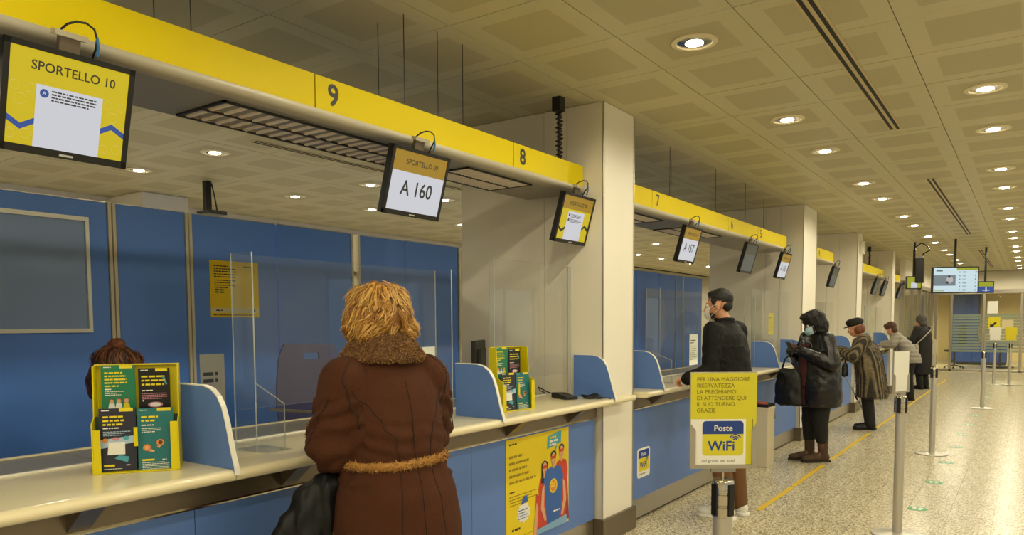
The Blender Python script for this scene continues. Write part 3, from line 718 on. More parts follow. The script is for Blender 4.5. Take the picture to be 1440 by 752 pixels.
# ================================================================ LEAFLETS AND STANDS
GRN = mat('leaflet_green', '1f7a56', .35); BLK = mat('leaflet_black', '15161c', .3); NAVY = mat('leaflet_dark', '2a2b3c', .3); TEAL = mat('leaflet_teal', '1f6f74', .35, vary=.25, vscale=160)
LY = mat('print_yellow', 'e2d01a', .5); LW = mat('print_white', 'e9e8e2', .5); LO = mat('print_orange', 'd9873a', .5); LSK = mat('print_skin', 'd8a47c', .5); LR = mat('print_red', 'c8402c', .5); LB = mat('print_blue', '2f5fae', .5); LC = mat('print_cyan', '4a9fb5', .5); LP = mat('print_pale_blue', 'a9c3da', .5); LDB = mat('print_dark', '1d1c20', .5); LBR = mat('print_brown', '5b3420', .5); LPK = mat('print_pink', 'c98a9a', .5)
def leaflet(parent_m, x, y, z, lean, kind, lab, w=.105, h=.205):
    """stiff printed leaflet; local x right, face towards -y"""
    mw = parent_m @ Matrix.Translation((x, y, z))
    eu = mw.to_euler(); t = thing('leaflet', lab, 'leaflet', mw.translation, group='leaflets in the brochure stands', tilt=(-lean, 0, eu.z))
    MB().box((0, 0, 0), (w, .006, h)).build('paper_block', {'g': GRN, 'b': BLK, 'd': NAVY, 't': TEAL}[kind], t)
    p = Print((0, -.0002, 0), (1, 0, 0), (0, 0, 1))
    p.rect(w*.55, h*.945, w*.93, h, LY, 1); p.lines(.008, h*.96, .025, 1, .01, .003, LW, 1, 2)
    if kind == 'g':
        p.lines(.01, h*.86, .07, 5, .0115, .005, LY, 2, 3); p.lines(.01, h*.585, .03, 1, .01, .004, LW, 2, 1); p.lines(.01, h*.55, .06, 3, .006, .0025, LW, 2, 7)
        for cx, M in ((.03, LBR), (.052, LR), (.076, LO)): p.disc(cx, h*.39, .007, LSK, 3); p.disc(cx, h*.415, .0072, M, 2.6, .004); p.poly([(cx-.012, h*.25), (cx+.012, h*.25), (cx+.008, h*.355), (cx-.008, h*.355)], LW if M != LO else LY, 2.2)
    if kind == 'b':
        p.lines(.01, h*.84, .075, 3, .014, .006, LY, 2, 5); p.lines(.01, h*.60, .05, 1, .01, .004, LW, 2, 3); p.lines(.01, h*.55, .08, 4, .006, .0025, LPK, 2, 8)
        p.disc(.052, h*.36, .024, LPK, 2, .010); p.disc(.052, h*.36, .017, LW, 3, .007); p.lines(.012, h*.42, .006, 1, .01, .006, LW, 2, 1)
        p.poly([(.075, h*.85), (.088, h*.70), (.092, h*.72), (.082, h*.86)], LC, 2)
    if kind == 'd':
        p.lines(.012, h*.85, .065, 3, .013, .006, LY, 2, 11); p.lines(.012, h*.675, .05, 1, .01, .004, LW, 2, 2); p.lines(.012, h*.62, .085, 3, .006, .0025, LP, 2, 5)
        p.poly([(0, h*.50), (w, h*.56), (w, h*.45), (0, h*.36)], LP, 2); p.disc(.018, h*.49, .009, LO, 3, .007); p.disc(.05, h*.51, .012, LPK, 3, .006); p.disc(.082, h*.52, .010, LC, 3, .007)
        p.poly([(.024, h*.26), (.078, h*.26), (.078, h*.46), (.028, h*.46)], LW, 4); p.poly([(.045, h*.20), (.085, h*.13), (.09, h*.22), (.06, h*.25)], LC, 3)
        p.rect(.012, h*.07, .045, h*.105, LY, 3); p.lines(.08, h*.08, .018, 1, .01, .003, LW, 3, 3); p.lines(.012, h*.03, .08, 1, .01, .002, LW, 3, 3)
    if kind == 't':
        p.lines(.012, h*.84, .06, 2, .013, .006, LY, 2, 13); p.lines(.012, h*.71, .04, 1, .01, .004, LW, 2, 2); p.lines(.012, h*.66, .06, 3, .006, .0025, LW, 2, 5)
        for cx, cy, r in ((.07, .43, .0125), (.028, .35, .013)): p.disc(cx, h*cy, r, LO, 3, r*.9); p.disc(cx, h*cy, r*.55, LBR if cx > .05 else LSK, 4)
        p.poly([(.02, h*.31), (.05, h*.27), (.052, h*.30), (.03, h*.35)], LSK, 3); p.poly([(.058, h*.37), (.066, h*.33), (.072, h*.38)], LSK, 3)
        p.rect(.012, h*.135, .05, h*.165, LY, 3); p.lines(.075, h*.14, .02, 1, .01, .003, LW, 3, 3); p.lines(.012, h*.10, .085, 5, .0055, .0022, LW, 3, 3)
    p.build('print', t)
SYL = mat('stand_yellow', 'dccb00', .35)
def stand(loc, rz, lab, tag_):
    t = thing('brochure_stand', lab, 'stand', loc, rz, group='yellow brochure stands'); w, d, h = .268, .115, .362
    MB().box((0, d-.004, 0), (w, d, h)).build('back_panel', SYL, t)
    MB().box((.0, d-.02, h), (w, d, h+.004)).build('top_lip', SYL, t)
    for x in (0, w-.004):
        MB().prism([(0, 0), (d-.0045, 0), (d-.0045, h), (.055, h), (.045, .19), (0, .17)], 'X', x, x+.004).build('side_panel', SYL, t)
    MB().box((.0045, 0, .0), (w-.0045, d-.005, .004)).build('base', SYL, t)
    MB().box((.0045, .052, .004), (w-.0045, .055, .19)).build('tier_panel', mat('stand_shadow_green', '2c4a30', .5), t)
    for x0 in (.0045, w-.0265): MB().box((x0, 0, .0045), (x0+.022, .003, .17 if x0 > .1 else .15)).build('front_lip', SYL, t)
    MB().box((w/2-.006, 0, .09), (w/2+.006, .003, .155)).build('front_lip', SYL, t)
    M = t.matrix_basis
    leaflet(M, .019, .020, .006, .06, 'd', 'dark leaflet with a white card picture, front row of the '+tag_, .113, .213)
    leaflet(M, .137, .018, .006, .06, 't', 'teal sea leaflet with bathers on rings, front row of the '+tag_, .113, .21)
    leaflet(M, .022, .086, .158, .0, 'g', 'green leaflet with yellow headline, back row of the '+tag_)
    leaflet(M, .137, .086, .150, .0, 'b', 'black leaflet with a bright glow, back row of the '+tag_, .1, .2)
stand((-2.560, 1.212, 1.001), math.atan2(.221, .159), 'yellow cardboard brochure stand next to the fin, before the seated clerk', 'stand before the seated clerk')
stand((-2.413, 3.375, 1.001), math.radians(82), 'yellow cardboard brochure stand seen side-on next to the white column', 'stand near the column')

# ---- poster of three masked people on the counter front
PX = -2.389
po = thing('counter_poster', 'yellow poster of three people in red masks and capes on the counter front', 'poster', (PX, 3.36, .235))
MB().box((0, 0, 0), (.002, .69, .61)).build('sheet', mat('poster_yellow', 'e6cc0a', .45), po)
p = Print((.0022, 0, 0), (0, 1, 0), (0, 0, 1)); p.step = .0004
p.lines(.03, .575, .11, 1, .01, .009, INK, 2, 3)
for i, (wd, n) in enumerate(((.2, 3), (.3, 8), (.26, 4), (.26, 9), (.3, 6))): p.lines(.03, .50-i*.037, wd, 1, .03, .014, mat('print_olive', '9a8410', .6), 2, n)
p.lines(.03, .30, .08, 1, .01, .008, INK, 2, 4); p.lines(.03, .275, .28, 4, .017, .006, mat('print_olive'), 2, 6)
p.lines(.055, .075, .12, 1, .01, .013, INK, 2, 4); p.lines(.03, .03, .26, 2, .012, .004, mat('print_olive'), 2, 2)
star = [(.175+(.075 if i % 2 else .06)*math.cos(PI*i/10), .165+(.062 if i % 2 else .05)*math.sin(PI*i/10)) for i in range(20)]
p.poly(star, LW, 2); p.lines(.12, .18, .10, 4, .016, .006, LB, 3, 5); p.poly([(.15, .215), (.22, .225), (.21, .265), (.165, .255)], LB, 3)
p.poly([(.43, .50), (.595, .525), (.60, .60), (.44, .578)], LC, 3); p.poly([(.52, .505), (.53, .47), (.55, .51)], LC, 3)
for i, (n, M) in enumerate(((4, LY), (5, LW), (4, LW))): p.lines(.46, .56-i*.022, .11, 1, .01, .013, M, 4, n)
def hero(cx, base, top, sh, shirt, cape, hair, L, woman=False):
    hd = .032
    p.poly([(cx-sh*1.15, 0 if base < .02 else base), (cx+sh*1.15, 0 if base < .02 else base), (cx+sh*.75, top-.12), (cx-sh*.75, top-.12)], cape, L)
    p.poly([(cx-sh*.62, base), (cx+sh*.62, base), (cx+sh*.95, top-.16), (cx+sh*.7, top-.10), (cx, top-.085), (cx-sh*.7, top-.10), (cx-sh*.95, top-.16)], shirt, L+.5)
    p.rect(cx-.014, top-.10, cx+.014, top-.05, LSK, L+.7)
    if woman: p.poly([(cx-.042, top-.13), (cx+.042, top-.13), (cx+.036, top-.01), (cx, top+.008), (cx-.036, top-.01)], hair, L+.6)
    else: p.disc(cx, top-.018, hd*1.02, hair, L+.75, .026)
    p.disc(cx, top-.04, hd*.82, LSK, L+1, .036)
    p.rect(cx-hd*.85, top-.042, cx+hd*.85, top-.024, LR, L+1.5); p.rect(cx-.012, top-.066, cx+.012, top-.061, LR, L+1.5)
hero(.405, .0, .43, .075, LR, mat('print_dark_red', '8e2a22', .5), LDB, 3, True)
hero(.60, .02, .505, .08, LR, mat('print_dark_red'), LDB, 4)
p.poly([(.28, .0), (.36, .0), (.36, .22), (.31, .25)], LR, 5.5); p.poly([(.27, 0), (.31, 0), (.33, .16), (.31, .2)], LSK, 5.8)
hero(.505, .0, .475, .12, LB, LR, LDB, 6)
for s in (-1, 1): p.poly([(.505+s*.105, .29), (.505+s*.135, .27), (.505+s*.15, .15), (.505+s*.105, .06), (.505+s*.085, .07), (.505+s*.115, .16)], LSK, 9)
p.disc(.50, .265, .045, LY, 9); p.disc(.50, .265, .036, LO, 9.4); p.lines(.472, .275, .055, 2, .018, .012, LY, 10, 3); p.lines(.50, .10, .1, 1, .01, .010, LW, 10, 3)
p.poly([(.31, 0), (.66, 0), (.66, .055), (.31, .03)], mat('print_stripe_blue', '7fa9cf', .5), 10)
p.build('print', po)
# ---- WiFi sticker
def wifi_logo(p, x0, y0, w, h, L=2, ylw=LY):
    p.rrect(x0, y0, x0+w, y0+h*.62, w*.09, ylw, L, '1001'); p.rrect(x0, y0+h*.62, x0+w, y0+h, w*.09, INKB, L, '0110')
    p.text('Poste', x0+w*.5, y0+h*.71, h*.24, LW, L+1, center=True, fat=w*.008)
    p.text('WiFi', x0+w*.45, y0+h*.14, h*.40, INKB, L+1, center=True, fat=w*.012)
    for r in (.07, .12, .17):
        c = (x0+w*.80, y0+h*.42); q = [math.radians(a) for a in range(35, 146, 10)]
        p.poly([(c[0]+r*w*math.cos(a), c[1]+r*w*math.sin(a)) for a in q]+[(c[0]+(r-.028)*w*math.cos(a), c[1]+(r-.028)*w*math.sin(a)) for a in q[::-1]], INKB, L+1.5)
stk = thing('wifi_sticker', 'small Poste WiFi sticker on the blue counter front past the first column', 'sticker', (-2.3895, 5.07, .325))
b = MB(); pr = Print((0, 0, 0), (0, 1, 0), (0, 0, 1)); pr.rrect(0, 0, .225, .225, .025, PAPER, 1); wifi_logo(pr, .018, .05, .19, .16, 3); pr.lines(.03, .022, .16, 1, .01, .010, GREYP, 3, 3); pr.build('print', stk)

# ================================================================ STANCHIONS AND SIGNS
STEEL = mat('stanchion_steel', 'c9c4ba', .38, metal=.7)
def stanchion(x, y, lab, rz=0):
    t = thing('stanchion', lab, 'stanchion', (x, y, 0), rz, group='steel queue stanchions')
    MB().lathe([(.001, 0), (.165, 0), (.168, .004), (.165, .010), (.06, .018), (.04, .024), (.001, .024)], n=32).build('base_plate', STEEL, t, smooth=True)
    MB().lathe([(.001, .02), (.0315, .02), (.0315, .862), (.001, .862)], n=24).build('post', STEEL, t, smooth=True)
    hd = MB().lathe([(.001, .862), (.036, .862), (.036, .894), (.0335, .896), (.0335, .900), (.036, .902), (.036, .935), (.0335, .937), (.0335, .941), (.036, .943), (.036, .978), (.033, .984), (.001, .985)], n=24).build('belt_head', CHROME, t, smooth=True)
    for a in (0, PI/2, PI, 3*PI/2):
        c, s = math.cos(a+.5), math.sin(a+.5); m2 = MB(); m2.box((.03, -.011, .868), (.0405, .011, .972))
        m2.v = [(p[0]*c-p[1]*s, p[0]*s+p[1]*c, p[2]) for p in m2.v]; m2.build('belt_slot', BLACK, t)
    return t
def sign_holder(x, y, rz, lab, face, z=.985, w=.222, h=.318, gap=.035):
    """A4 sign on a stem that plugs into the stanchion top; local x right, face towards -y"""
    t = thing('queue_sign', lab, 'sign', (x, y, z), rz, group='signs on stanchions')
    MB().tube([(0, 0, 0), (0, 0, gap)], .0035, 8).build('stem', CHROME, t, smooth=True)
    MB().box((-.04, -.006, gap-.012), (.04, .010, gap)).build('clamp', GREYP, t)
    fm = mat('holder_grey', 'a8a191', .4, metal=.2)
    MB().box((-w/2, .003, gap), (w/2, .010, gap+h)).build('back_plate', fm, t, bevel=.002)
    for s in (-1, 1):
        MB().prism([(s*w/2, gap), (s*(w/2-.018), gap), (s*(w/2-.018), gap+h*.40), (s*(w/2-.004), gap+h*.46), (s*w/2, gap+h*.46)], 'Y', -.005, .003).build('side_channel', fm, t)
    MB().box((-w/2+.0185, -.005, gap), (w/2-.0185, .003, gap+.012)).build('bottom_channel', fm, t)
    MB().box((-w/2+.003, .001, gap+.0125), (w/2-.003, .0028, gap+h-.003)).build('sheet', face, t)
    return t, gap
stanchion(-.815, 2.385, 'steel stanchion carrying the yellow Poste WiFi sign', YAW)
sg_, gp = sign_holder(-.815, 2.385, YAW+.01, 'yellow A4 sign asking to wait for privacy, with Poste WiFi logo', mat('sign_paper_yellow', 'd9cf2c', .5))
p = Print((0, .0008, gp), (1, 0, 0), (0, 0, 1)); GL = mat('sign_ink_olive', '8a7f1e', .6)
for i, s in enumerate(['PER UNA MAGGIORE', 'RISERVATEZZA', 'LA PREGHIAMO', 'DI ATTENDERE QUI', 'IL SUO TURNO.', 'GRAZIE']): p.text(s, -.09, .288-i*.0205, .0185, GL, 1)
p.rect(-.0925, .0125, .0735, .163, PAPER, 1); p.rect(-.108, .0125, -.0925, .163, PAPER, 1); p.rect(.094, .0125, .096, .163, INK, 1)
wifi_logo(p, -.070, .042, .136, .115, 2, mat('sign_paper_yellow')); p.text('qui gratis, per tutti', -.072, .021, .0145, GREYP, 2); p.build('print', sg_)
stanchion(-.718, 5.763, 'steel stanchion carrying the blank white sign', .9)
sign_holder(-.718, 5.763, YAW+.66, 'blank white A4 sign on the second stanchion', PAPER, gap=.02, h=.29)
stanchion(-.865, 9.55, 'steel stanchion with a hazy acrylic plate, beside the green floor stickers', .3)
ac = mat('hazy_acrylic', 'b8ae98', .3)
sign_holder(-.865, 9.55, YAW+.9, 'plain hazy plate on the stanchion beside the green floor stickers', ac, gap=.02, h=.29)
stanchion(-.626, 15.05, 'steel stanchion standing in front of the glass door post', .3)
sign_holder(-.626, 15.05, YAW+1.1, 'plain narrow-looking plate on the stanchion before the glass door post', ac, gap=.02, h=.29)
for px, lab, f in ((1397, 'white paper sign on the stanchion before the frosted glass', PAPER), (1419, 'yellow sign on a stanchion before the frosted glass', LY)):
    c = on(px, 541, Z=0); stanchion(c.x, c.y, 'far steel stanchion under the '+lab.split(' sign')[0]+' sign', .3); sign_holder(c.x, c.y, 0, lab, f, gap=.05, w=.24, h=.32)
rl = thing('floor_rail', 'low metal rail on the floor linking the far stanchions', 'rail', (-.9, on(1397, 541, Z=0).y, 0))
MB().box((0, -.03, 0), (3.2, .03, .012)).build('rail', ALUD, rl); MB().box((1.5, -.05, .012), (1.6, .05, .016)).build('joint_plate', ALU, rl)
# ---- yellow floor tape, green floor stickers
TAPE = mat('floor_tape', 'e2bd1c', .45)
for i, (a, b, n) in enumerate(((5.92, 6.93, 'by the man in the black jacket'), (6.97, 8.2, 'by the boots of the woman in leather'), (8.55, 10.9, 'between the boots and the walking stick'), (11.2, 14.8, 'past the walking stick'), (14.9, 22.0, 'at the far counters'))):
    t = MB(); y = a; 
    while y < b-.01:
        y2 = min(y+.6, b); t.add([(-1.753+.004*math.sin(y*3), y, .0012), (-1.707+.004*math.sin(y*3), y, .0012), (-1.707+.004*math.sin(y2*3), y2, .0012), (-1.753+.004*math.sin(y2*3), y2, .0012)], [[0, 1, 2, 3]]); y = y2
    tag(t.build('floor_tape', TAPE), 'strip of yellow floor tape '+n, 'floor tape', 'yellow waiting line')
FG = mat('sticker_green', '1f9a5a', .4)
for k in range(11):
    y = 6.674+1.185*k
    t = thing('floor_sticker', 'green round footprint sticker on the terrazzo floor', 'sticker', (-.69+.004*k, y, .001), group='footprint stickers in a row')
    p = Print((0, 0, 0), (1, 0, 0), (0, 1, 0)); p.disc(0, 0, .075, FG, 1, n=28); p.build('disc', t); p = Print((0, 0, .0003), (1, 0, 0), (0, 1, 0))
    for s in (-1, 1): p.disc(s*.022, .016, .018, LW, 2, .03); p.disc(s*.02, -.03, .014, LW, 2, .016)
    p.build('print', t)
# ---- waste bin
wb = thing('waste_bin', 'tall beige waste bin with black liner against the counter', 'bin', (-2.17, 7.70, 0)); BG = mat('bin_beige', 'd3c6a8', .45)
MB().prism([(-.205, .0), (-.005, 0), (0, .60), (-.21, .60)], 'Y', .004, .25).build('body', BG, wb, bevel=.006)
MB().box((-.214, 0, .595), (.004, .254, .625)).build('rim', BG, wb, bevel=.005)
MB().box((-.205, .01, .625), (-.005, .245, .655)).build('liner', BLACK, wb)
MB().ball((-.09, .1, .655), (.06, .06, .02)).build('rubbish', mat('rubbish_red', 'a8472f', .6), wb, smooth='all')

# ================================================================ STAFF SIDE
def screen_back(x, y, z, rz, lab):
    t = thing('desk_monitor', lab, 'monitor', (x, y, z), rz)
    MB().lathe([(.001, 0), (.11, 0), (.11, .012), (.001, .014)], n=20).build('foot', BLACK, t); MB().box((-.02, -.012, .012), (.02, .012, .2)).build('neck', BLACK, t)
    MB().box((-.22, -.03, .12), (.22, 0, .42)).build('case', BLACK, t, bevel=.006)
    MB().box((-.205, .0, .135), (.205, .0015, .405)).build('screen', SG, t); MB().box((-.12, -.05, .16), (.12, -.03, .36)).build('rear_cover', DARK, t)
    return t
screen_back(-3.22, 4.18, .9635, math.radians(118), 'clerk monitor turned away, behind the smaller brochure stand')
screen_back(-3.2, 5.5, .9635, math.radians(90), 'clerk monitor behind the fin after the first column')
screen_back(-3.15, 8.9, .9635, math.radians(100), 'clerk monitor behind the taller shield before the second column')
def sheet_paper(x, y, z, w, h, rz, lab, M=PAPER, seed=3):
    t = thing('paper_notice', lab, 'notice', (x, y, z), rz); MB().box((0, 0, 0), (w, .0008, h)).build('sheet', M, t)
    p = Print((0, -.0002, 0), (1, 0, 0), (0, 0, 1)); p.lines(w*.12, h*.78, w*.6, 2, h*.07, h*.035, INK, 1, seed); p.lines(w*.12, h*.6, w*.75, 7, h*.07, h*.018, GREYP, 1, seed+1); p.build('print', t)
sheet_paper(-2.607, 3.02-.19, 1.10, .19, .28, PI/2, 'white printed paper behind the fin left of the smaller brochure stand')
sheet_paper(-2.85, 1.80, .963, .115, .415, PI/2, 'grey-shaded printed paper standing behind the first privacy fin', mat('paper_shaded', '7d7c78', .8), 5)  # sheet colour darkened to grey to paint in the shade on it
sheet_paper(-2.607, 6.65, 1.1, .21, .29, PI/2, 'white printed paper on the shield left of the man in black', seed=7)
sheet_paper(-2.607, 9.2, 1.35, .2, .26, PI/2, 'yellow printed paper on the taller shield before the second column', LY, 8)
for i, y in enumerate((14.4, 14.9, 15.8, 16.3)): sheet_paper(-2.607, y, 1.3, .21, .29, PI/2, ['first', 'second', 'third', 'fourth'][i]+' pale sheet in a row on the shields past the third column', mat('paper_cream', 'd8cba0', .8), 11+i)
def office_chair(x, y, rz, lab, M):
    t = thing('office_chair', lab, 'chair', (x, y, 0), rz)
    for k in range(5):
        a = 2*PI*k/5; MB().tube([(0, 0, .09), (.27*math.cos(a), .27*math.sin(a), .06)], [.022, .014], 8).build('base_arm', BLACK, t)
        MB().ball((.27*math.cos(a), .27*math.sin(a), .03), .03).build('caster', BLACK, t)
    MB().tube([(0, 0, .08), (0, 0, .52)], .025, 10).build('gas_post', DARK, t)
    MB().prism([(-.21, -.2), (.21, -.2), (.23, 0), (.2, .22), (-.2, .22), (-.23, 0)], 'Z', .52, .59).build('seat', M, t, bevel=.02)
    # back shell with a handle slot (local back towards -y)
    bk = MB(); zz = [.72, .84, .98, 1.12, 1.24, 1.285, 1.325, 1.38]; hw = [.15, .19, .215, .215, .205, .20, .19, .165]; n = 9
    for side in (0, 1):
        for z, w in zip(zz, hw):
            for i in range(n):
                u = -1+2*i/(n-1); bk.v.append((u*w, -.22-.03*(1-u*u)-.03*(z-.72)-side*.022, z))
    N = n*len(zz)
    for j in range(len(zz)-1):
        for i in range(n-1):
            if zz[j] == 1.285 and 3 <= i <= 4: continue
            a = j*n+i; bk.f += [[a, a+1, a+n+1, a+n], [N+a, N+a+n, N+a+n+1, N+a+1]]; bk.mi += [0, 0]
    ol = [(0, i) for i in range(n)]+[(j, n-1) for j in range(1, len(zz))]+[(len(zz)-1, i) for i in range(n-2, -1, -1)]+[(j, 0) for j in range(len(zz)-2, 0, -1)]
    ho = [(5, i) for i in (3, 4, 5)]+[(6, i) for i in (5, 4, 3)]
    for lp in (ol, ho):
        for a, b in zip(lp, lp[1:]+lp[:1]): A = a[0]*n+a[1]; B = b[0]*n+b[1]; bk.f.append([A, B, N+B, N+A]); bk.mi.append(0)
    bk.build('backrest', M, t, smooth=True)
    MB().tube([(0, -.02, .53), (0, -.2, .55), (0, -.265, .72), (0, -.275, .9)], .018, 8).build('back_bar', BLACK, t)
CHB = mat('chair_violet', '4a4a7c', .55)
office_chair(-3.98, 3.2, math.radians(72), 'violet-blue office chair with a handle slot, behind the clear shield', CHB)
office_chair(-3.85, 7.0, math.radians(80), 'grey office chair behind the shield left of the man in black', GREYP)
prn = thing('desk_printer', 'low grey printer on the staff desk left of the man in black', 'printer', (-3.05, 6.35, .9635))
MB().box((-.16, -.2, 0), (.16, .2, .13)).build('body', GREYP, prn, bevel=.012); MB().box((-.12, -.17, .13), (.1, .17, .145)).build('lid', DARK, prn, bevel=.004); MB().box((.16, -.12, .03), (.2, .12, .04)).build('paper_tray', BLACK, prn); MB().box((-.13, -.1, .145), (-.1, .1, .25)).build('paper_feed', PAPER, prn)
kb = thing('desk_keyboard', 'black keyboard on the staff desk beside the woman in brown', 'keyboard', (-3.12, 2.95, .9635), .1)
MB().box((-.07, -.2, 0), (.07, .2, .016)).build('case', BLACK, kb, bevel=.004)
for i in range(4): MB().box((-.058+i*.03, -.19, .016), (-.034+i*.03, .19, .021)).build('key_row', DARK, kb)
am = thing('monitor_arm', 'thin grey metal arm reaching over the staff desk beside the woman', 'arm', (-3.32, 2.50, .9635))
MB().tube([(0, 0, .085), (.4, .07, .085)], .008, 8).build('arm', ALU, am, smooth=True); MB().tube([(.32, .056, 0), (.32, .056, .085)], .012, 8).build('post', BLACK, am); MB().box((.26, .02, 0), (.38, .09, .012)).build('clamp', BLACK, am)
pdv = thing('card_terminal', 'black card terminal with a cable lying on the worktop before the column', 'card terminal', (-2.53, 4.24, 1.001), math.radians(-28))
MB().prism([(-.1, 0), (.1, 0), (.1, .018), (-.05, .035), (-.1, .035)], 'Y', -.045, .045).build('body', BLACK, pdv, bevel=.006)
MB().box((-.085, -.03, .0352), (-.055, .03, .0365)).build('display', GREYP, pdv)
for i in range(4):
    for j in range(3): MB().box((-.03+i*.028, -.03+j*.022, .0205-.002*i), (-.012+i*.028, -.014+j*.022, .033-.0055*i)).build('key', DARK, pdv)
MB().tube([(-.1, 0, .012), (-.16, .03, .008), (-.2, -.02, .03), (-.25, -.06, .06), (-.3, -.02, .03), (-.34, .05, .006)], .004, 6).build('cable', BLACK, pdv)
gl = thing('black_pouch', 'small crumpled black pouch beside the card terminal', 'pouch', (-2.37, 4.325, 1.001), .2)
pb = MB().ball((0, 0, .014), (.075, .04, .016), 16, 8); pb.v = [(x+.006*math.sin(y*90), y+.008*math.sin(x*70), max(0, z+.006*math.sin(x*60+y*50))) for x, y, z in pb.v]
pb.build('body', BLACK, gl, smooth='all'); MB().tube([(.07, 0, .012), (.11, .02, .006), (.13, -.01, .004)], .004, 6).build('strap', BLACK, gl)
# ---- hanging displays at the far end of the hall
def far_screen(px0, px1, py0, py1, Y, rz, lab, kind, drop=True):
    a = on(px0, py1, Y=Y); b = on(px1, py1, Y=Y); c = on(px0, py0, Y=Y); cx = (a.x+b.x)/2; h_ = c.z-a.z
    dep = (Vector((cx, Y, a.z))-CAM).dot(_f); w = (px1-px0)*dep/FPX/max(.3, math.cos(YAW-rz))
    t = thing('hanging_display', lab, 'display', (cx, Y, a.z), rz)
    MB().box((-w/2, 0, 0), (w/2, .06, h_)).build('case', BLACK, t, bevel=.006)
    if drop: MB().tube([(0, .04, h_-.01), (0, .04, HC-a.z)], .02, 8).build('drop_pole', BLACK, t)
    p = Print((-w/2, -.0008, 0), (1, 0, 0), (0, 0, 1)); p.step = .001; m_ = .02
    if kind == 'queue':
        p.rect(m_, m_, w-m_, h_-m_, mat('screen_pale', 'cfe9f2', emit=.85), 1); p.rect(w*.52, h_*.86, w-m_, h_-m_, mat('screen_lime', 'b9c21c', emit=.6), 2)
        p.rect(m_, h_*.28, w*.5, h_*.68, mat('screen_photo', '8fa3ad', emit=.5), 2); p.disc(w*.37, h_*.5, h_*.13, mat('screen_photo_pale', 'd8d5dc', emit=.6), 3); p.disc(w*.32, h_*.40, h_*.05, SI, 4); p.disc(w*.36, h_*.62, h_*.05, SI, 4)
        p.lines(w*.08, h_*.82, w*.14, 1, .02, h_*.06, mat('screen_slate', '6f8fa8', emit=.4), 2, 2); p.rect(w*.05, h_*.07, w*.26, h_*.10, mat('screen_lime'), 2)
        for i in range(6):
            z = h_*(.76-.135*i); p.text('A', w*.57, z, h_*.085, SI, 3); p.text('16%d' % (3-i % 4), w*.64, z, h_*.085, SI, 3); p.text('%d' % (10-i), w*.91, z, h_*.085, SI, 3)
    elif kind == 'small': p.rect(m_, h_*.55, w-m_, h_-m_, mat('screen_lime'), 1); p.rect(m_, m_, w-m_, h_*.55, SB, 1); p.rect(w*.46, h_*.12, w*.54, h_*.48, SW, 2); p.rect(w*.28, h_*.2, w*.72, h_*.27, SW, 2)
    else: p.rect(m_, m_, w-m_, h_-m_, mat('screen_lime'), 1); p.rect(w*.3, m_, w*.7, h_*.5, SW, 2)
    p.build('screen', t)
far_screen(1313, 1374, 376, 412.5, 15.4, math.radians(28), 'large hanging queue display listing ticket numbers', 'queue')
far_screen(1375.5, 1397, 395.5, 412, 17.5, math.radians(28), 'small hanging screen in lime and blue behind the queue display', 'small')
far_screen(1275, 1295.5, 388.5, 406.5, 17.2, math.radians(28), 'small hanging lime-yellow screen near the far column', 'yellow')
cd_ = on(1286, 372, Y=15.6)
cc = thing('ceiling_projector', 'black boxy device with tangled cables hanging before the lime screen', 'device', (cd_.x, 15.6, HC))
MB().tube([(0, 0, 0), (0, 0, -.62)], .018, 8).build('pole', BLACK, cc); MB().box((.02, -.08, -.75), (.16, .06, -.3)).build('body', BLACK, cc, bevel=.01)
MB().tube([(.0, 0, -.1), (.1, .02, -.02), (.2, 0, -.08), (.24, .02, -.16), (.14, 0, -.22), (.1, 0, -.3)], .012, 6).build('cable', BLACK, cc); MB().box((.02, -.07, -.3), (.14, .05, -.26)).build('bracket', GREYP, cc)
# papers and posters on the glass front, table behind it
for px, py, w, h_, M, lab in ((1396, 432, .26, .36, PAPER, 'pale poster high on the right glass leaf'), (1398, 454, .30, .34, LY, 'yellow poster with a black arrow on the glass leaf'), (1417, 456, .28, .26, mat('paper_cream'), 'faint pale notice beside the arrow poster')):
    c = on(px, py, Y=YF-.02); t = thing('glass_notice', lab, 'notice', (c.x-w/2, YF-.012, c.z-h_/2)); MB().box((0, -.003, 0), (w, 0, h_)).build('sheet', M, t)
    if 'black arrow' in lab:
        p = Print((0, -.0035, 0), (1, 0, 0), (0, 0, 1)); p.poly([(.05, .04), (.17, .04), (.13, .08), (.22, .17), (.18, .21), (.09, .12), (.05, .16)], INK, 2); p.build('arrow', t)
tb = thing('meeting_table', 'dark round table in the room behind the glass doors', 'table', (-.75, 28.6, 0))
MB().lathe([(.001, .72), (.85, .72), (.87, .735), (.85, .75), (.001, .75)], n=36).build('table_top', LBR, tb); MB().tube([(0, 0, .03), (0, 0, .72)], .04, 10).build('pedestal', DARK, tb); MB().lathe([(.001, 0), (.4, 0), (.38, .03), (.001, .04)], n=28).build('foot', DARK, tb)
for x, y, rz, n in ((-1.95, 27.6, 2.2, 'left'), (.5, 27.5, -2.2, 'right')): office_chair(x, y, rz, 'dark office chair on the %s of the round table behind the glass' % n, DARK)
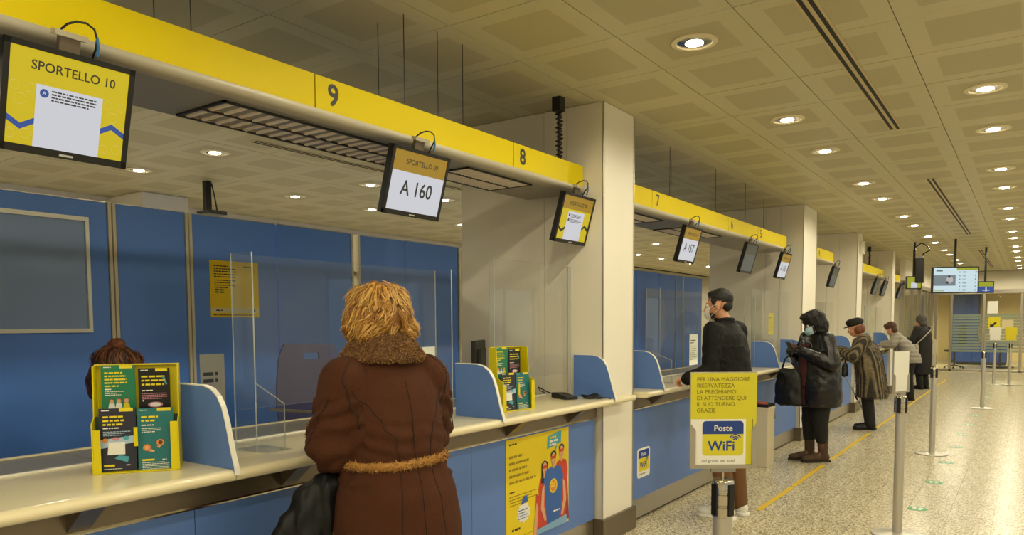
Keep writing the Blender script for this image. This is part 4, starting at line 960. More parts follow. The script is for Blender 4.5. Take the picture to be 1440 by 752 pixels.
# ================================================================ PEOPLE
SKIN = mat('skin_light', 'c98f6e', .5, vary=.06, vscale=20); SKIND = mat('skin_dark', '5b3a2a', .45, vary=.06, vscale=20)
EYEW = mat('eye_white', 'e6e2da', .2); EYEI = mat('eye_iris', '2a1c12', .2)
def fuse(mb, voxel, it=4, folds=0, fs=(14, 14, 4), seed=0, cut=None):
    """closed shapes melted into one continuous skin, smoothed, with cloth folds"""
    me = mb.mesh('tmp', mat('grey_plastic')); ob = bpy.data.objects.new('tmp', me); COL.objects.link(ob)
    r = ob.modifiers.new('r', 'REMESH'); r.mode = 'VOXEL'; r.voxel_size = voxel
    s = ob.modifiers.new('s', 'SMOOTH'); s.factor = .5; s.iterations = it
    dg = bpy.context.evaluated_depsgraph_get(); dg.update(); out = bpy.data.meshes.new_from_object(ob.evaluated_get(dg))
    bpy.data.objects.remove(ob); bpy.data.meshes.remove(me); out.materials.clear()
    if folds:
        nr = [v.normal.copy() for v in out.vertices]
        for v, n in zip(out.vertices, nr):
            c = v.co; q = Vector((c.x*fs[0]+seed, c.y*fs[1], c.z*fs[2]))
            a = noise.noise(q)+.5*noise.noise(q*2.3+Vector((3, 1, 5)))
            v.co = c+n*(a*folds)
    if cut: cut(out)
    return out
def part(me, name, M, parent):
    me.name = name; me.materials.append(M); o = bpy.data.objects.new(name, me); COL.objects.link(o); o.parent = parent
    me.polygons.foreach_set('use_smooth', [True]*len(me.polygons)); me.update(); return o
def bvh(me): return BVHTree.FromPolygons([v.co for v in me.vertices], [list(p.vertices) for p in me.polygons])
def hand(mb, w, d, n, side, curl=.6, s=1.0, spread=.12):
    """palm and five fingers: w wrist, d pointing direction, n out of the back of the hand, side +1 = thumb towards d x n"""
    w = Vector(w); d = Vector(d).normalized(); n = Vector(n); n = (n-d*n.dot(d)).normalized(); x = d.cross(n)*side
    R3 = Matrix((x, d, n)).transposed()
    mb.ball(w+d*.045*s, (.038*s, .052*s, .016*s), 12, 8, R3)
    for i, (o, L) in enumerate(((.027, .072), (.009, .082), (-.009, .076), (-.026, .058))):
        p = w+d*(.082 if i < 3 else .074)*s+x*o*s; a = curl*.6; q = d+x*o*spread*20*.25; q.normalize()
        for k, f in enumerate((.45, .32, .23)):
            q2 = (q*math.cos(a)-n*math.sin(a)).normalized(); e = p+q2*L*f*s
            mb.cone(p, (.0088-.001*k)*s, e, (.0082-.001*k)*s, 8); p = e; a += curl*.75
    p = w+d*.03*s+x*.03*s; q = (x*.75+d*.6-n*.25).normalized()
    for k, L in enumerate((.036, .030, .022)):
        e = p+q*L*s; mb.cone(p, (.0115-.0012*k)*s, e, (.0105-.0012*k)*s, 8); p = e; q = (q+d*.35-n*.3*curl-x*.15).normalized()
def head(mb, c, R3, s=1.0):
    c = Vector(c); P = lambda x, y, z: c+R3 @ Vector((x*s, y*s, z*s)); S = lambda a, b, e: (a*s, b*s, e*s)
    mb.ball(P(0, -.014, .032), S(.076, .096, .088), 16, 12, R3); mb.ball(P(0, .022, -.028), S(.060, .070, .082), 16, 12, R3)
    mb.ball(P(0, .042, -.088), S(.036, .036, .026), 12, 8, R3)
    mb.cone(P(0, .090, .008), .009*s, P(0, .110, -.030), .0125*s, 10); mb.ball(P(0, .096, -.036), S(.018, .012, .009), 10, 6, R3)
    mb.ball(P(0, .080, .022), S(.050, .016, .010), 12, 6, R3); mb.ball(P(0, .088, -.064), S(.023, .012, .006), 10, 6, R3); mb.ball(P(0, .086, -.075), S(.020, .012, .007), 10, 6, R3)
    for k in (-1, 1):
        mb.ball(P(k*.077, -.006, -.012), S(.009, .020, .031), 10, 8, R3); mb.ball(P(k*.034, .062, -.03), S(.022, .02, .02), 10, 8, R3)
def eyes(c, R3, parent, s=1.0):
    c = Vector(c)
    for k in (-1, 1):
        e = MB(); p = c+R3 @ Vector((k*.031*s, .079*s, .002*s)); e.ball(p, .0125*s, 10, 8); o = e.build('eye', EYEW, parent, smooth='all')
        e = MB(); e.ball(p+R3 @ Vector((0, .0095*s, 0)), .006*s, 8, 6); e.build('iris', EYEI, o, smooth='all')
def rot3(turn=0, nod=0, tilt=0):
    """head turned left (+), nodding down (+), tilted to the right (+); faces +y"""
    return (Matrix.Rotation(turn, 3, 'Z') @ Matrix.Rotation(-nod, 3, 'X') @ Matrix.Rotation(tilt, 3, 'Y'))
def body(J, R3, hs=1.0, hands=()):
    mb = MB(); V = lambda k: Vector(J[k])
    mb.cone(V('pelvis'), .115, V('waist'), .10); mb.cone(V('waist'), .10, V('chest'), .118); mb.ball(V('chest'), (.145, .10, .14), 16, 10)
    mb.ball(V('pelvis'), (.155, .115, .10), 16, 10); mb.cone(V('shL'), .055, V('shR'), .055); mb.cone(V('chest')+Vector((0, 0, .08)), .06, V('neck'), .05); mb.cone(V('neck'), .05, V('head')-R3 @ Vector((0, .01, .05)), .048)
    for k in 'LR':
        mb.cone(V('sh'+k), .052, V('el'+k), .04); mb.cone(V('el'+k), .04, V('wr'+k), .027)
        mb.cone(V('hip'+k), .085, V('kn'+k), .058); mb.cone(V('kn'+k), .058, V('an'+k), .04); mb.cone(V('an'+k), .04, V('to'+k), .028)
    head(mb, J['head'], R3, hs)
    for h in hands: hand(mb, *h)
    return mb
def strands(me, starts, steps, step, flow, width, lift=.004, flick=0, seed=1):
    """hair locks that run over a surface"""
    t = bvh(me); rnd = random.Random(seed); mb = MB()
    for p in starts:
        p = Vector(p); hit = t.find_nearest(p)
        if hit[0] is None: continue
        p, n = hit[0], hit[1]; pts = []; w = rnd.uniform(.7, 1.3)*width; N = steps+rnd.randint(-1, 1); ph = rnd.uniform(0, 6)
        off = lift*rnd.uniform(.2, 1.6)
        for k in range(N):
            pts.append((p+n*(off+flick*(k/N)**3*rnd.uniform(.6, 1.2)), n))
            f = flow(p)+Vector((noise.noise(p*16+Vector((ph*.1, 0, 0))), noise.noise(p*16+Vector((9, ph*.1, 0))), noise.noise(p*16+Vector((0, 5, 9))))) *.9
            f = f-n*f.dot(n)
            if f.length < 1e-4: break
            p = p+f.normalized()*step; h = t.find_nearest(p)
            p, n = h[0], h[1]
        if len(pts) < 3: continue
        o = len(mb.v); K = len(pts)
        for k, (q, n) in enumerate(pts):
            d = (pts[min(k+1, K-1)][0]-pts[max(k-1, 0)][0]); s = d.cross(n)
            s = s.normalized() if s.length > 1e-6 else Vector((1, 0, 0)); ww = w*(math.sin(PI*min(1, (k+.6)/K))**.6)
            mb.v += [tuple(q-s*ww), tuple(q+n*ww*.5), tuple(q+s*ww)]
        mi = rnd.randint(0, 3)
        for k in range(K-1):
            a = o+k*3; mb.f += [[a, a+1, a+4, a+3], [a+1, a+2, a+5, a+4]]; mb.mi += [mi, mi]
    return mb
def pile(me, n, length, droop=.3, seed=2, keep=None, w=.0014, curl=0):
    """short fur: thin blades all over a surface"""
    me.calc_loop_triangles(); tr = [t.vertices[:] for t in me.loop_triangles]; co = [v.co.copy() for v in me.vertices]
    ar = []; s = 0
    for a, b, c in tr: s += (co[b]-co[a]).cross(co[c]-co[a]).length; ar.append(s)
    import bisect
    rnd = random.Random(seed); mb = MB(); k = 0
    while k < n:
        a, b, c = tr[min(len(tr)-1, bisect.bisect(ar, rnd.random()*s))]; u, v = rnd.random(), rnd.random()
        if u+v > 1: u, v = 1-u, 1-v
        p = co[a]+(co[b]-co[a])*u+(co[c]-co[a])*v; nn = (co[b]-co[a]).cross(co[c]-co[a])
        k += 1
        if nn.length < 1e-9 or (keep and not keep(p)): continue
        nn.normalize(); r = Vector((rnd.gauss(0, 1), rnd.gauss(0, 1), rnd.gauss(0, 1)))*.45
        d = (nn+r-Vector((0, 0, droop))).normalized(); L = length*rnd.uniform(.5, 1.3); x = d.cross(Vector((rnd.random()-.5, rnd.random()-.5, rnd.random()-.5))).normalized()*w
        mid = p+d*L*.55+r*curl; tip = p+d*L+Vector((0, 0, -droop*L*.4))-r*curl
        o = len(mb.v); mb.v += [tuple(p-x), tuple(p+x), tuple(mid+x*.7), tuple(mid-x*.7), tuple(tip)]; mi = rnd.randint(0, 2); mb.f += [[o, o+1, o+2, o+3], [o+3, o+2, o+4]]; mb.mi += [mi, mi]
    return mb
def seam(me, pts, r, name, M, parent, off=.0005, n=6):
    t = bvh(me); P = []
    for a, b in zip(pts[:-1], pts[1:]):
        for k in range(6):
            h = t.find_nearest(Vector(a).lerp(Vector(b), k/6)); P.append(h[0]+h[1]*off)
    h = t.find_nearest(Vector(pts[-1])); P.append(h[0]+h[1]*off)
    return MB().tube(P, r, n).build(name, M, parent, smooth='all')
def shoe(parent, a, t, M, sole, s=1.0, boot=0):
    """shoe along ankle a -> toe t on the floor"""
    a = Vector(a); t = Vector(t); d = Vector((t.x-a.x, t.y-a.y, 0)).normalized(); R3 = Matrix((Vector((d.y, -d.x, 0)), d, Vector((0, 0, 1)))).transposed()
    c = Vector((a.x, a.y, 0)); mb = MB(); P = lambda x, y, z: c+R3 @ Vector((x*s, y*s, z*s))
    mb.ball(P(0, -.01, .045), (.040*s, .060*s, .044*s), 12, 8, R3); mb.ball(P(0, .07, .042), (.042*s, .08*s, .038*s), 12, 8, R3); mb.ball(P(0, .145, .034), (.044*s, .065*s, .030*s), 12, 8, R3)
    mb.cone(P(0, -.005, .06), .044*s, P(0, 0, .11+boot), (.050 if boot else .045)*s)
    o = part(fuse(mb, .007, 3), 'boot' if boot else 'shoe', M, parent)
    pts = [(.040, -.06), (.044, 0), (.040, .06), (.047, .12), (.044, .17), (.02, .205), (-.02, .205), (-.044, .17), (-.047, .12), (-.040, .06), (-.044, 0), (-.040, -.06), (0, -.078)]
    sb = MB(); k = len(pts); vv = [P(x, y, z) for z in (.0015, .018) for x, y in pts]; sb.add(vv, [list(range(k-1, -1, -1)), list(range(k, 2*k))]+[[i, (i+1) % k, k+(i+1) % k, k+i] for i in range(k)])
    sb.build('sole', sole, o)
def person(label, loc, rz): return thing('person', label, 'person', loc, rz)
def limb(mb, J, k, r): mb.cone(J['sh'+k], r[0], J['el'+k], r[1]); mb.cone(J['el'+k], r[1], J['wr'+k], r[2])
def legs(mb, J, k, r, end=1.0):
    A = Vector(J['kn'+k]).lerp(Vector(J['an'+k]), end); mb.cone(J['hip'+k], r[0], J['kn'+k], r[1]); mb.cone(J['kn'+k], r[1], A, r[2])
def stand_pose(H, lean=0, hw=.085):
    k = H/1.70; J = dict(pelvis=(0, 0, .90), waist=(0, .0+lean*.25, 1.06), chest=(0, lean*.6, 1.24), neck=(0, lean*1.0-.01, 1.43), head=(0, lean*1.35+.02, 1.565), shL=(-.17, lean*.85, 1.37), shR=(.17, lean*.85, 1.37),
        elL=(-.23, lean*.5, 1.10), elR=(.23, lean*.5, 1.10), wrL=(-.22, .12, .88), wrR=(.22, .12, .88),
        hipL=(-hw, 0, .87), hipR=(hw, 0, .87), knL=(-hw-.01, .03, .48), knR=(hw+.01, .03, .48), anL=(-hw-.015, -.02, .08), anR=(hw+.015, -.02, .08), toL=(-hw-.03, .13, .03), toR=(hw+.03, .13, .03))
    return {a: (x*k, y*k, z*k) for a, (x, y, z) in J.items()}

# ---------------------------------------------------------------- woman in the brown coat
W1 = person('blonde woman in a brown shearling coat with fur trim leaning on the counter', (-1.90, 1.965, 0), math.radians(74))
J = stand_pose(1.62, .09)
J.update(head=(.0, .115, 1.515), neck=(0, .075, 1.375), chest=(0, .04, 1.17), waist=(0, .0, 1.0), pelvis=(0, -.03, .86), shL=(-.165, .055, 1.305), shR=(.165, .055, 1.305), elL=(-.222, .055, 1.062), elR=(.215, .10, 1.07), wrL=(-.115, .335, 1.082), wrR=(.12, .35, 1.08))
Rh = rot3(.15, .12)
part(fuse(body(J, Rh, .98, [((-.115, .34, 1.078), (.35, 1, -.2), (0, 0, 1), 1, .45), ((.12, .355, 1.077), (-.35, 1, -.2), (0, 0, 1), -1, .45)]), .007, 3), 'body', SKIN, W1); eyes(J['head'], Rh, W1)
SUEDE = mat('suede_brown', '4a2a1a', .9, vary=.2, vscale=8, bump=.3, bscale=90, spec=.2)
cb = MB()
cb.rings([((0, -.02, .40), .262, .225), ((0, -.02, .60), .258, .215), ((0, -.02, .80), .243, .195), ((0, -.02, .90), .228, .182), ((0, -.01, .985), .203, .160), ((0, .0, 1.02), .197, .155), ((0, .012, 1.08), .205, .160), ((0, .03, 1.17), .214, .160), ((0, .045, 1.25), .208, .150), ((0, .055, 1.315), .19, .128), ((0, .065, 1.365), .135, .105), ((0, .07, 1.395), .085, .085)])
for k in 'LR': cb.cone(Vector(J['sh'+k])-Vector((0, .01, .012)), .096, J['el'+k], .092, 16); cb.cone(J['el'+k], .088, Vector(J['wr'+k])+Vector((0, -.01, .0)), .068, 16)
def sleeve_folds(me):
    for v in me.vertices:
        c = v.co
        if abs(c.x) > .16 and c.z < 1.24 and c.z > .94:
            v.co = c+v.normal*(.007*math.sin(c.z*80+c.y*50+noise.noise(c*9)*4))
        elif c.y < .05 and 1.02 < c.z < 1.2:
            v.co = c+v.normal*(.006*max(0, 1-abs(c.z-1.09)/.09)*(.4 if c.x > 0 else 1.0)*math.sin(c.z*120+c.x*16+noise.noise(c*8)*3))
        if abs(c.z-1.012) < .07: v.co.x *= 1-.05*max(0, 1-abs(c.z-1.012)/.05)
coat = fuse(cb, .0085, 6, .0065, (7, 7, 5), 3, sleeve_folds); CO = part(coat, 'coat', SUEDE, W1)
SEAM = mat('seam_dark', '2c170e', .9)
for s in (-1, 1):
    seam(coat, [(s*.19, -.06, 1.27), (s*.15, -.14, 1.2), (s*.095, -.2, 1.12), (s*.085, -.22, 1.0), (s*.10, -.26, .8), (s*.11, -.28, .45)], .0016, 'seam', SEAM, CO)
    seam(coat, [(s*.16, .0, 1.40), (s*.215, -.03, 1.31), (s*.20, -.08, 1.22), (s*.17, -.06, 1.14)], .0026, 'seam', SEAM, CO)
    seam(coat, [(s*.3, -.02, 1.25), (s*.33, .04, 1.1), (s*.30, .2, 1.0), (s*.24, .33, 1.0)], .002, 'seam', SEAM, CO)
seam(coat, [(0, -.2, 1.36), (0, -.22, 1.2), (0, -.25, 1.0), (0, -.28, .7), (0, -.3, .45)], .0018, 'seam', SEAM, CO)
FUR = [mat('fur_tan', '8f6a3a', .9), mat('fur_brown', '65452a', .9), mat('fur_gold', 'ab854f', .9)]
c2 = MB()
for i in range(24):
    a = 2*PI*i/24; b = 2*PI*(i+1)/24
    f = lambda t, rr, z: (math.sin(t)*.112*rr, .072-math.cos(t)*.105*rr, z)
    fr = .5+.5*math.cos(a)                      # highest and widest at the back
    c2.cone(f(a, .72, 1.432+.018*fr), .022, f(b, .72, 1.432+.018*fr), .022, 8); c2.cone(f(a, .95, 1.414+.006*fr), .022, f(b, .95, 1.414+.006*fr), .024, 8)
    c2.cone(f(a, 1.1, 1.40), .019, f(b, 1.1, 1.40), .022, 8); c2.cone(f(a, 1.27+.04*fr, 1.385-.006*fr), .014, f(b, 1.27+.04*fr, 1.385-.006*fr), .016, 8)
cm_ = fuse(c2, .008, 4, .004, (30, 30, 30)); C_ = part(cm_, 'fur_collar', FUR[1], W1); o = pile(cm_, 14000, .0085, .2, curl=.002).build('fur_pile', FUR, C_); o['kind'] = 'stuff'
GOLD = [mat('belt_gold', 'a8793a', .9), mat('belt_brown', '7c5526', .9), mat('belt_pale', 'c29a5c', .9)]
bt = bvh(coat); ring = []
for i in range(49):
    a = 2*PI*i/48; h_ = bt.ray_cast(Vector((math.sin(a)*.5, -math.cos(a)*.5, 1.012)), Vector((-math.sin(a), math.cos(a), 0)))
    x = (math.sin(a)*.2, -math.cos(a)*.157, 1.012) if h_[0] is None or abs(h_[0].x) > .21 else h_[0]; ring.append(Vector((x[0], x[1], 1.012+.004*math.sin(a*2))))
b1 = MB()
for p0, p1 in zip(ring[:-1], ring[1:]): b1.cone(p0, .0165, p1, .0165, 8)
bm_ = fuse(b1, .007, 2, .003, (60, 60, 60)); B_ = part(bm_, 'fur_belt', GOLD[0], W1); o = pile(bm_, 6500, .010, .1, 5).build('fur_pile', GOLD, B_); o['kind'] = 'stuff'
# fur edging: cuffs and the open front edge of the coat
for k, wr, d in (('L', (-.118, .32, 1.081), (.25, 1, 0)), ('R', (.123, .335, 1.079), (-.25, 1, 0))):
    d = Vector(d).normalized(); x = d.cross(Vector((0, 0, 1))).normalized(); z = x.cross(d); f1 = MB()
    for i in range(14):
        a, b = 2*PI*i/14, 2*PI*(i+1)/14; f1.cone(Vector(wr)+(x*math.cos(a)+z*math.sin(a))*.058, .018, Vector(wr)+(x*math.cos(b)+z*math.sin(b))*.058, .018, 8)
    fm_ = fuse(f1, .008, 2); F_ = part(fm_, 'fur_cuff', GOLD[1], W1); o = pile(fm_, 1800, .011, .1, 6).build('fur_pile', GOLD, F_); o['kind'] = 'stuff'
ed = MB(); pts = [(-.16, .10, 1.0), (-.215, .045, .88), (-.24, .01, .72), (-.262, .0, .41)]
for a, b in zip(pts[:-1], pts[1:]): ed.cone(a, .020, b, .020, 8)
em = fuse(ed, .008, 2); E_ = part(em, 'fur_edging', GOLD[1], W1); o = pile(em, 3200, .012, .3, 7).build('fur_pile', GOLD, E_); o['kind'] = 'stuff'
# hair
hb = MB(); hc_ = Vector(J['head']); HP = lambda x, y, z: hc_+Rh @ Vector((x, y, z))
hb.ball(HP(0, -.022, .046), (.096, .106, .086), 18, 12, Rh); hb.ball(HP(0, -.058, .0), (.102, .07, .074), 18, 12, Rh); hb.ball(HP(-.076, .0, -.015), (.040, .070, .076), 14, 10, Rh); hb.ball(HP(.076, .0, -.015), (.040, .070, .076), 14, 10, Rh)
hb.ball(HP(-.066, -.048, -.045), (.052, .052, .038), 14, 10, Rh); hb.ball(HP(.062, -.05, -.045), (.054, .052, .038), 14, 10, Rh); hb.ball(HP(0, .05, .085), (.075, .05, .045), 14, 10, Rh)
hm = fuse(hb, .008, 3, .014, (24, 24, 18), 8); HAIR = [mat('hair_blonde', 'bd8436', .55), mat('hair_gold', 'd3a04c', .5), mat('hair_dark_gold', '8c5a20', .6), mat('hair_pale', 'e0b869', .5)]
H_ = part(hm, 'hair', HAIR[2], W1)
rnd = random.Random(4); st = []
while len(st) < 4200:
    p = HP(rnd.uniform(-.14, .14), rnd.uniform(-.16, .1), rnd.uniform(-.09, .15)); st.append(p)
crown = HP(0, -.035, .15)
def flow1(p):
    q = Rh.inverted() @ (p-hc_); r = Vector((q.x, q.y+.035, 0)); r = r.normalized() if r.length > 1e-4 else Vector((0, -1, 0))
    out = Vector((r.x*.8, r.y*.8, -1.0)); sw = Vector((-r.y, r.x, 0))*.5*(1 if q.x > 0 else -1)
    return Rh @ (out+sw*(.4 if q.z > 0 else 1.0))
o = strands(hm, st, 7, .011, flow1, .0016, .008, .02, 3).build('hair_locks', HAIR, H_, smooth='all'); o['kind'] = 'stuff'
# trousers, shoes
tr = MB(); [legs(tr, J, k, (.10, .078, .062), .95) for k in 'LR']; tr.cone(J['pelvis'], .12, (0, -.02, .95), .11); part(fuse(tr, .012, 4, .003), 'trousers', BLACK, W1)
for k in 'LR': shoe(W1, J['an'+k], J['to'+k], mat('shoe_black', '161412', .4), BLACK)
# her hand bag
bg = thing('handbag', 'slouchy black bag hanging from the arm of the woman in the brown coat', 'bag', (-2.055, 1.725, .635), math.radians(70))
bb = MB(); bb.rings([((0, 0, -.06), .17, .055), ((0, 0, -.04), .215, .075), ((0, 0, .08), .20, .08), ((.03, 0, .2), .15, .07), ((.06, 0, .30), .105, .05), ((.085, 0, .345), .07, .03)])
part(fuse(bb, .009, 4, .018, (18, 18, 5), 2), 'bag_body', mat('bag_black', '0c0c0e', .5, spec=.3), bg)
MB().tube([(.03, 0, .32), (.05, .02, .37), (.08, .02, .385), (.12, .01, .37), (.13, 0, .32)], .009, 8).build('strap', mat('bag_black'), bg, smooth='all')
# ---------------------------------------------------------------- shared pieces for the smaller figures
MASKW = mat('mask_white', 'dedad2', .7); MASKB = mat('mask_blue', 'a9c9d4', .7)
def face_mask(c, R3, M, parent, s=1.0):
    c = Vector(c); P = lambda x, y, z: c+R3 @ Vector((x*s, y*s, z*s)); mb = MB(); n, k = 14, 8
    for j in range(k+1):
        v = -1+2*j/k
        for i in range(n+1):
            a = -1.15+2.3*i/n; r = .068+.008*(1-v*v)
            mb.v.append(tuple(P(r*math.sin(a)*.98, .022+(r+.012*(1-abs(v)))*math.cos(a)*1.12, -.052+.046*v-.006*math.cos(a))))
    for j in range(k):
        for i in range(n): a = j*(n+1)+i; mb.f.append([a, a+1, a+n+2, a+n+1]); mb.mi.append(0)
    o = mb.build('face_mask', M, parent, smooth='all')
    for sd in (-1, 1):
        MB().tube([P(sd*.070, .055, -.018), P(sd*.082, .02, -.002), P(sd*.086, -.018, .006)], .0018, 5).build('ear_loop', M, o); MB().tube([P(sd*.070, .055, -.082), P(sd*.082, .015, -.055), P(sd*.086, -.02, -.03)], .0018, 5).build('ear_loop', M, o)
def local(root, w): return root.matrix_basis.inverted() @ Vector(w)
def dress(root, rings_, J, arm, M, vox, folds, fs=(10, 10, 5), name='coat', seed=1, arms='LR', cut=None):
    mb = MB(); mb.rings(rings_)
    for k in arms: limb(mb, J, k, arm); 
    mb.cone(J['shL'], arm[0]*.9, J['shR'], arm[0]*.9)
    me = fuse(mb, vox, 4, folds, fs, seed, cut); return me, part(me, name, M, root)
def trousers(root, J, M, r=(.105, .082, .07), end=.97, vox=.011, folds=.004):
    mb = MB(); [legs(mb, J, k, r, end) for k in 'LR']; p = Vector(J['pelvis']); mb.cone(p, .125, p+Vector((0, 0, .07)), .12)
    for k in 'LR': mb.cone(p, .11, J['hip'+k], r[0])
    part(fuse(mb, vox, 4, folds, (14, 14, 9)), 'trousers', M, root)
def scatter(c, R3, box, n, seed):
    rnd = random.Random(seed); return [Vector(c)+R3 @ Vector((rnd.uniform(-box[0], box[0]), rnd.uniform(-box[1], box[2]), rnd.uniform(box[3], box[4]))) for _ in range(n)]

# ---------------------------------------------------------------- man in the black jacket
M1 = person('man in a black jacket and white mask resting a fist on the counter', (-1.865, 5.63, 0), math.radians(80))
J = stand_pose(1.775, .07); fw = local(M1, on(957, 533, Z=1.075))
J['wrL'] = tuple(fw+Vector((-.02, -.075, .01))); J['elL'] = (-.265, .03, 1.135); J['wrR'] = (.2, .36, 1.09); J['elR'] = (.285, .09, 1.13)
Rm = rot3(.30, .10)
part(fuse(body(J, Rm, 1.0, [(J['wrL'], (.1, 1, -.15), (-.2, 0, 1), 1, 1.35), (J['wrR'], (-.2, 1, -.15), (0, 0, 1), -1, .5)]), .0065, 3), 'body', SKIN, M1); eyes(J['head'], Rm, M1)
JK = mat('jacket_black', '0a0909', .7, spec=.25, vary=.25, vscale=14)
def ring_(l): return [((x, y, z), a, b) for x, y, z, a, b in l]
jm, jo = dress(M1, ring_([(0, -.015, .86, .205, .15), (0, -.01, .95, .205, .152), (0, .01, 1.08, .205, .15), (0, .035, 1.2, .222, .155), (0, .05, 1.32, .225, .15), (0, .055, 1.41, .19, .125), (0, .06, 1.465, .12, .095), (0, .065, 1.5, .078, .080), (0, .068, 1.535, .074, .076)]), J, (.082, .068, .052), JK, .009, .0065, (12, 12, 14), 'jacket', 4)
seam(jm, [(-.20, -.02, 1.46), (-.26, -.05, 1.36), (-.24, -.09, 1.26), (-.2, -.08, 1.18)], .0022, 'seam', BLACK, jo)
seam(jm, [(-.2, -.2, 1.36), (0, -.25, 1.35), (.2, -.2, 1.36)], .0018, 'seam', BLACK, jo)
trousers(M1, J, mat('trousers_brown', '6d4a28', .85))
for k in 'LR': shoe(M1, J['an'+k], J['to'+k], mat('sneaker_white', 'e4e0d8', .5), mat('sneaker_sole', 'f2efe8', .5), 1.12)
hb = MB(); HP = lambda x, y, z: Vector(J['head'])+Rm @ Vector((x, y, z))
hb.ball(HP(0, -.020, .046), (.0785, .098, .084), 18, 12, Rm); hb.ball(HP(0, -.058, -.008), (.062, .05, .05), 16, 10, Rm); hb.ball(HP(0, .035, .092), (.056, .045, .024), 12, 8, Rm); hb.ball(HP(-.062, .01, .02), (.016, .03, .04), 10, 8, Rm); hb.ball(HP(.062, .01, .02), (.016, .03, .04), 10, 8, Rm)
hm = fuse(hb, .007, 3, .003, (50, 50, 50)); hh = part(hm, 'hair', mat('hair_black', '0f0c0a', .6), M1)
face_mask(J['head'], Rm, MASKW, M1)
bm2 = MB()
for a in range(-8, 9): w_ = a/8*1.35; bm2.ball(HP(.062*math.sin(w_), .016+.062*math.cos(w_), -.072-.012*math.cos(w_)), (.014, .014, .022), 8, 6, Rm)
part(fuse(bm2, .006, 2), 'beard', mat('beard_dark', '2a1c14', .8), M1)

# ---------------------------------------------------------------- woman in the leather jacket
W2 = person('woman in a black leather jacket, brown boots and blue mask looking at her phone', (-1.85, 8.42, 0), math.radians(137))
J = stand_pose(1.63, .03)
J.update(head=(0, .075, 1.485), elL=(-.29, .04, 1.06), elR=(.30, .04, 1.06), wrL=(-.075, .27, 1.20), wrR=(.085, .265, 1.185), anL=(-.075, -.02, .08), anR=(.09, .03, .08), toL=(-.06, .14, .03), toR=(.10, .19, .03))
Rw = rot3(-.12, .38)
part(fuse(body(J, Rw, 1.0, [(J['wrL'], (.75, .6, .25), (-.3, .5, -.7), 1, .8), (J['wrR'], (-.7, .6, .3), (.3, .5, -.7), -1, .8)]), .0075, 3), 'body', SKIND, W2); eyes(J['head'], Rw, W2)
LEA = mat('leather_black', '0f0c0a', .27, bump=.35, bscale=45)
lm, lo = dress(W2, ring_([(0, .0, .60, .275, .215), (0, .0, .75, .285, .22), (0, .0, .9, .275, .21), (0, .0, 1.03, .255, .195), (0, .01, 1.17, .25, .185), (0, .015, 1.28, .22, .15), (0, .02, 1.34, .16, .12), (0, .03, 1.38, .09, .085)]), J, (.092, .085, .058), LEA, .010, .011, (9, 9, 8), 'leather_jacket', 6)
tp = MB(); bt = bvh(lm); cols_ = []
for j in range(13):
    z = .62+.054*j; row = []
    for i in range(5):
        x = -.085+.04*i; h_ = bt.ray_cast(Vector((x, .6, z)), Vector((0, -1, 0))); row.append(h_[0]+Vector((0, .004, 0)) if h_[0] and h_[0].y < .26 else Vector((x, .2, z)))
    cols_.append(row)
for row in cols_: tp.v += [tuple(p) for p in row]
for j in range(12):
    for i in range(4): a = j*5+i; tp.f.append([a, a+1, a+6, a+5]); tp.mi.append(0)
tp.build('burgundy_top', mat('top_burgundy', '4a1a1a', .8), W2, smooth='all')
trousers(W2, J, mat('trousers_black', '0e0d0d', .8), (.115, .088, .066), .55)
for k in 'LR': shoe(W2, J['an'+k], J['to'+k], mat('boot_suede', '4a3626', .85), mat('boot_sole', '2a2019', .8), 1.15, .19)
hb = MB(); HP = lambda x, y, z: Vector(J['head'])+Rw @ Vector((x, y, z))
hb.ball(HP(0, -.02, .05), (.098, .112, .09), 18, 12, Rw); hb.ball(HP(0, -.075, -.04), (.10, .06, .10), 16, 10, Rw); hb.ball(HP(-.085, -.03, -.06), (.036, .06, .11), 12, 8, Rw); hb.ball(HP(.085, -.03, -.06), (.036, .06, .11), 12, 8, Rw); hb.ball(HP(0, .06, .10), (.07, .04, .03), 12, 8, Rw)
hm = fuse(hb, .009, 3, .010, (26, 26, 20), 5); BH = [mat('hair_black'), mat('hair_jet', '171310', .5), mat('hair_brown_black', '221913', .5), mat('hair_black')]
ho = part(hm, 'hair', BH[0], W2); fl = lambda p: Vector((noise.noise(p*8)*1.2, noise.noise(p*8+Vector((4, 4, 4)))*1.2, -1))
o = strands(hm, scatter(J['head'], Rw, (.13, .14, .1, -.15, .14), 700, 3), 7, .014, fl, .004, .006, .012, 9).build('hair_locks', BH, ho, smooth='all'); o['kind'] = 'stuff'
face_mask(J['head'], Rw, MASKB, W2)
pc = W2.matrix_basis @ Vector((.005, .335, 1.232))
ph = thing('phone', 'dark smartphone held in both hands by the woman in leather', 'phone', pc, math.radians(137), tilt=(math.radians(-35), 0, math.radians(137)))
MB().box((-.036, -.0045, -.07), (.036, .0045, .07)).build('body', BLACK, ph, bevel=.003); MB().box((-.032, -.0054, -.062), (.032, -.0046, .062)).build('screen', SG, ph)
tb_ = thing('tote_bag', 'black shoulder bag hanging in front of the woman in the leather jacket', 'bag', W2.matrix_basis @ Vector((.10, .29, .60)), math.radians(137+25))
bb = MB(); bb.rings([((0, 0, 0), .12, .05), ((0, 0, .02), .165, .075), ((0, 0, .2), .16, .08), ((0, 0, .36), .13, .05), ((0, 0, .40), .10, .03)]); part(fuse(bb, .010, 3, .012, (10, 10, 8)), 'bag_body', mat('bag_nylon', '101012', .55), tb_)
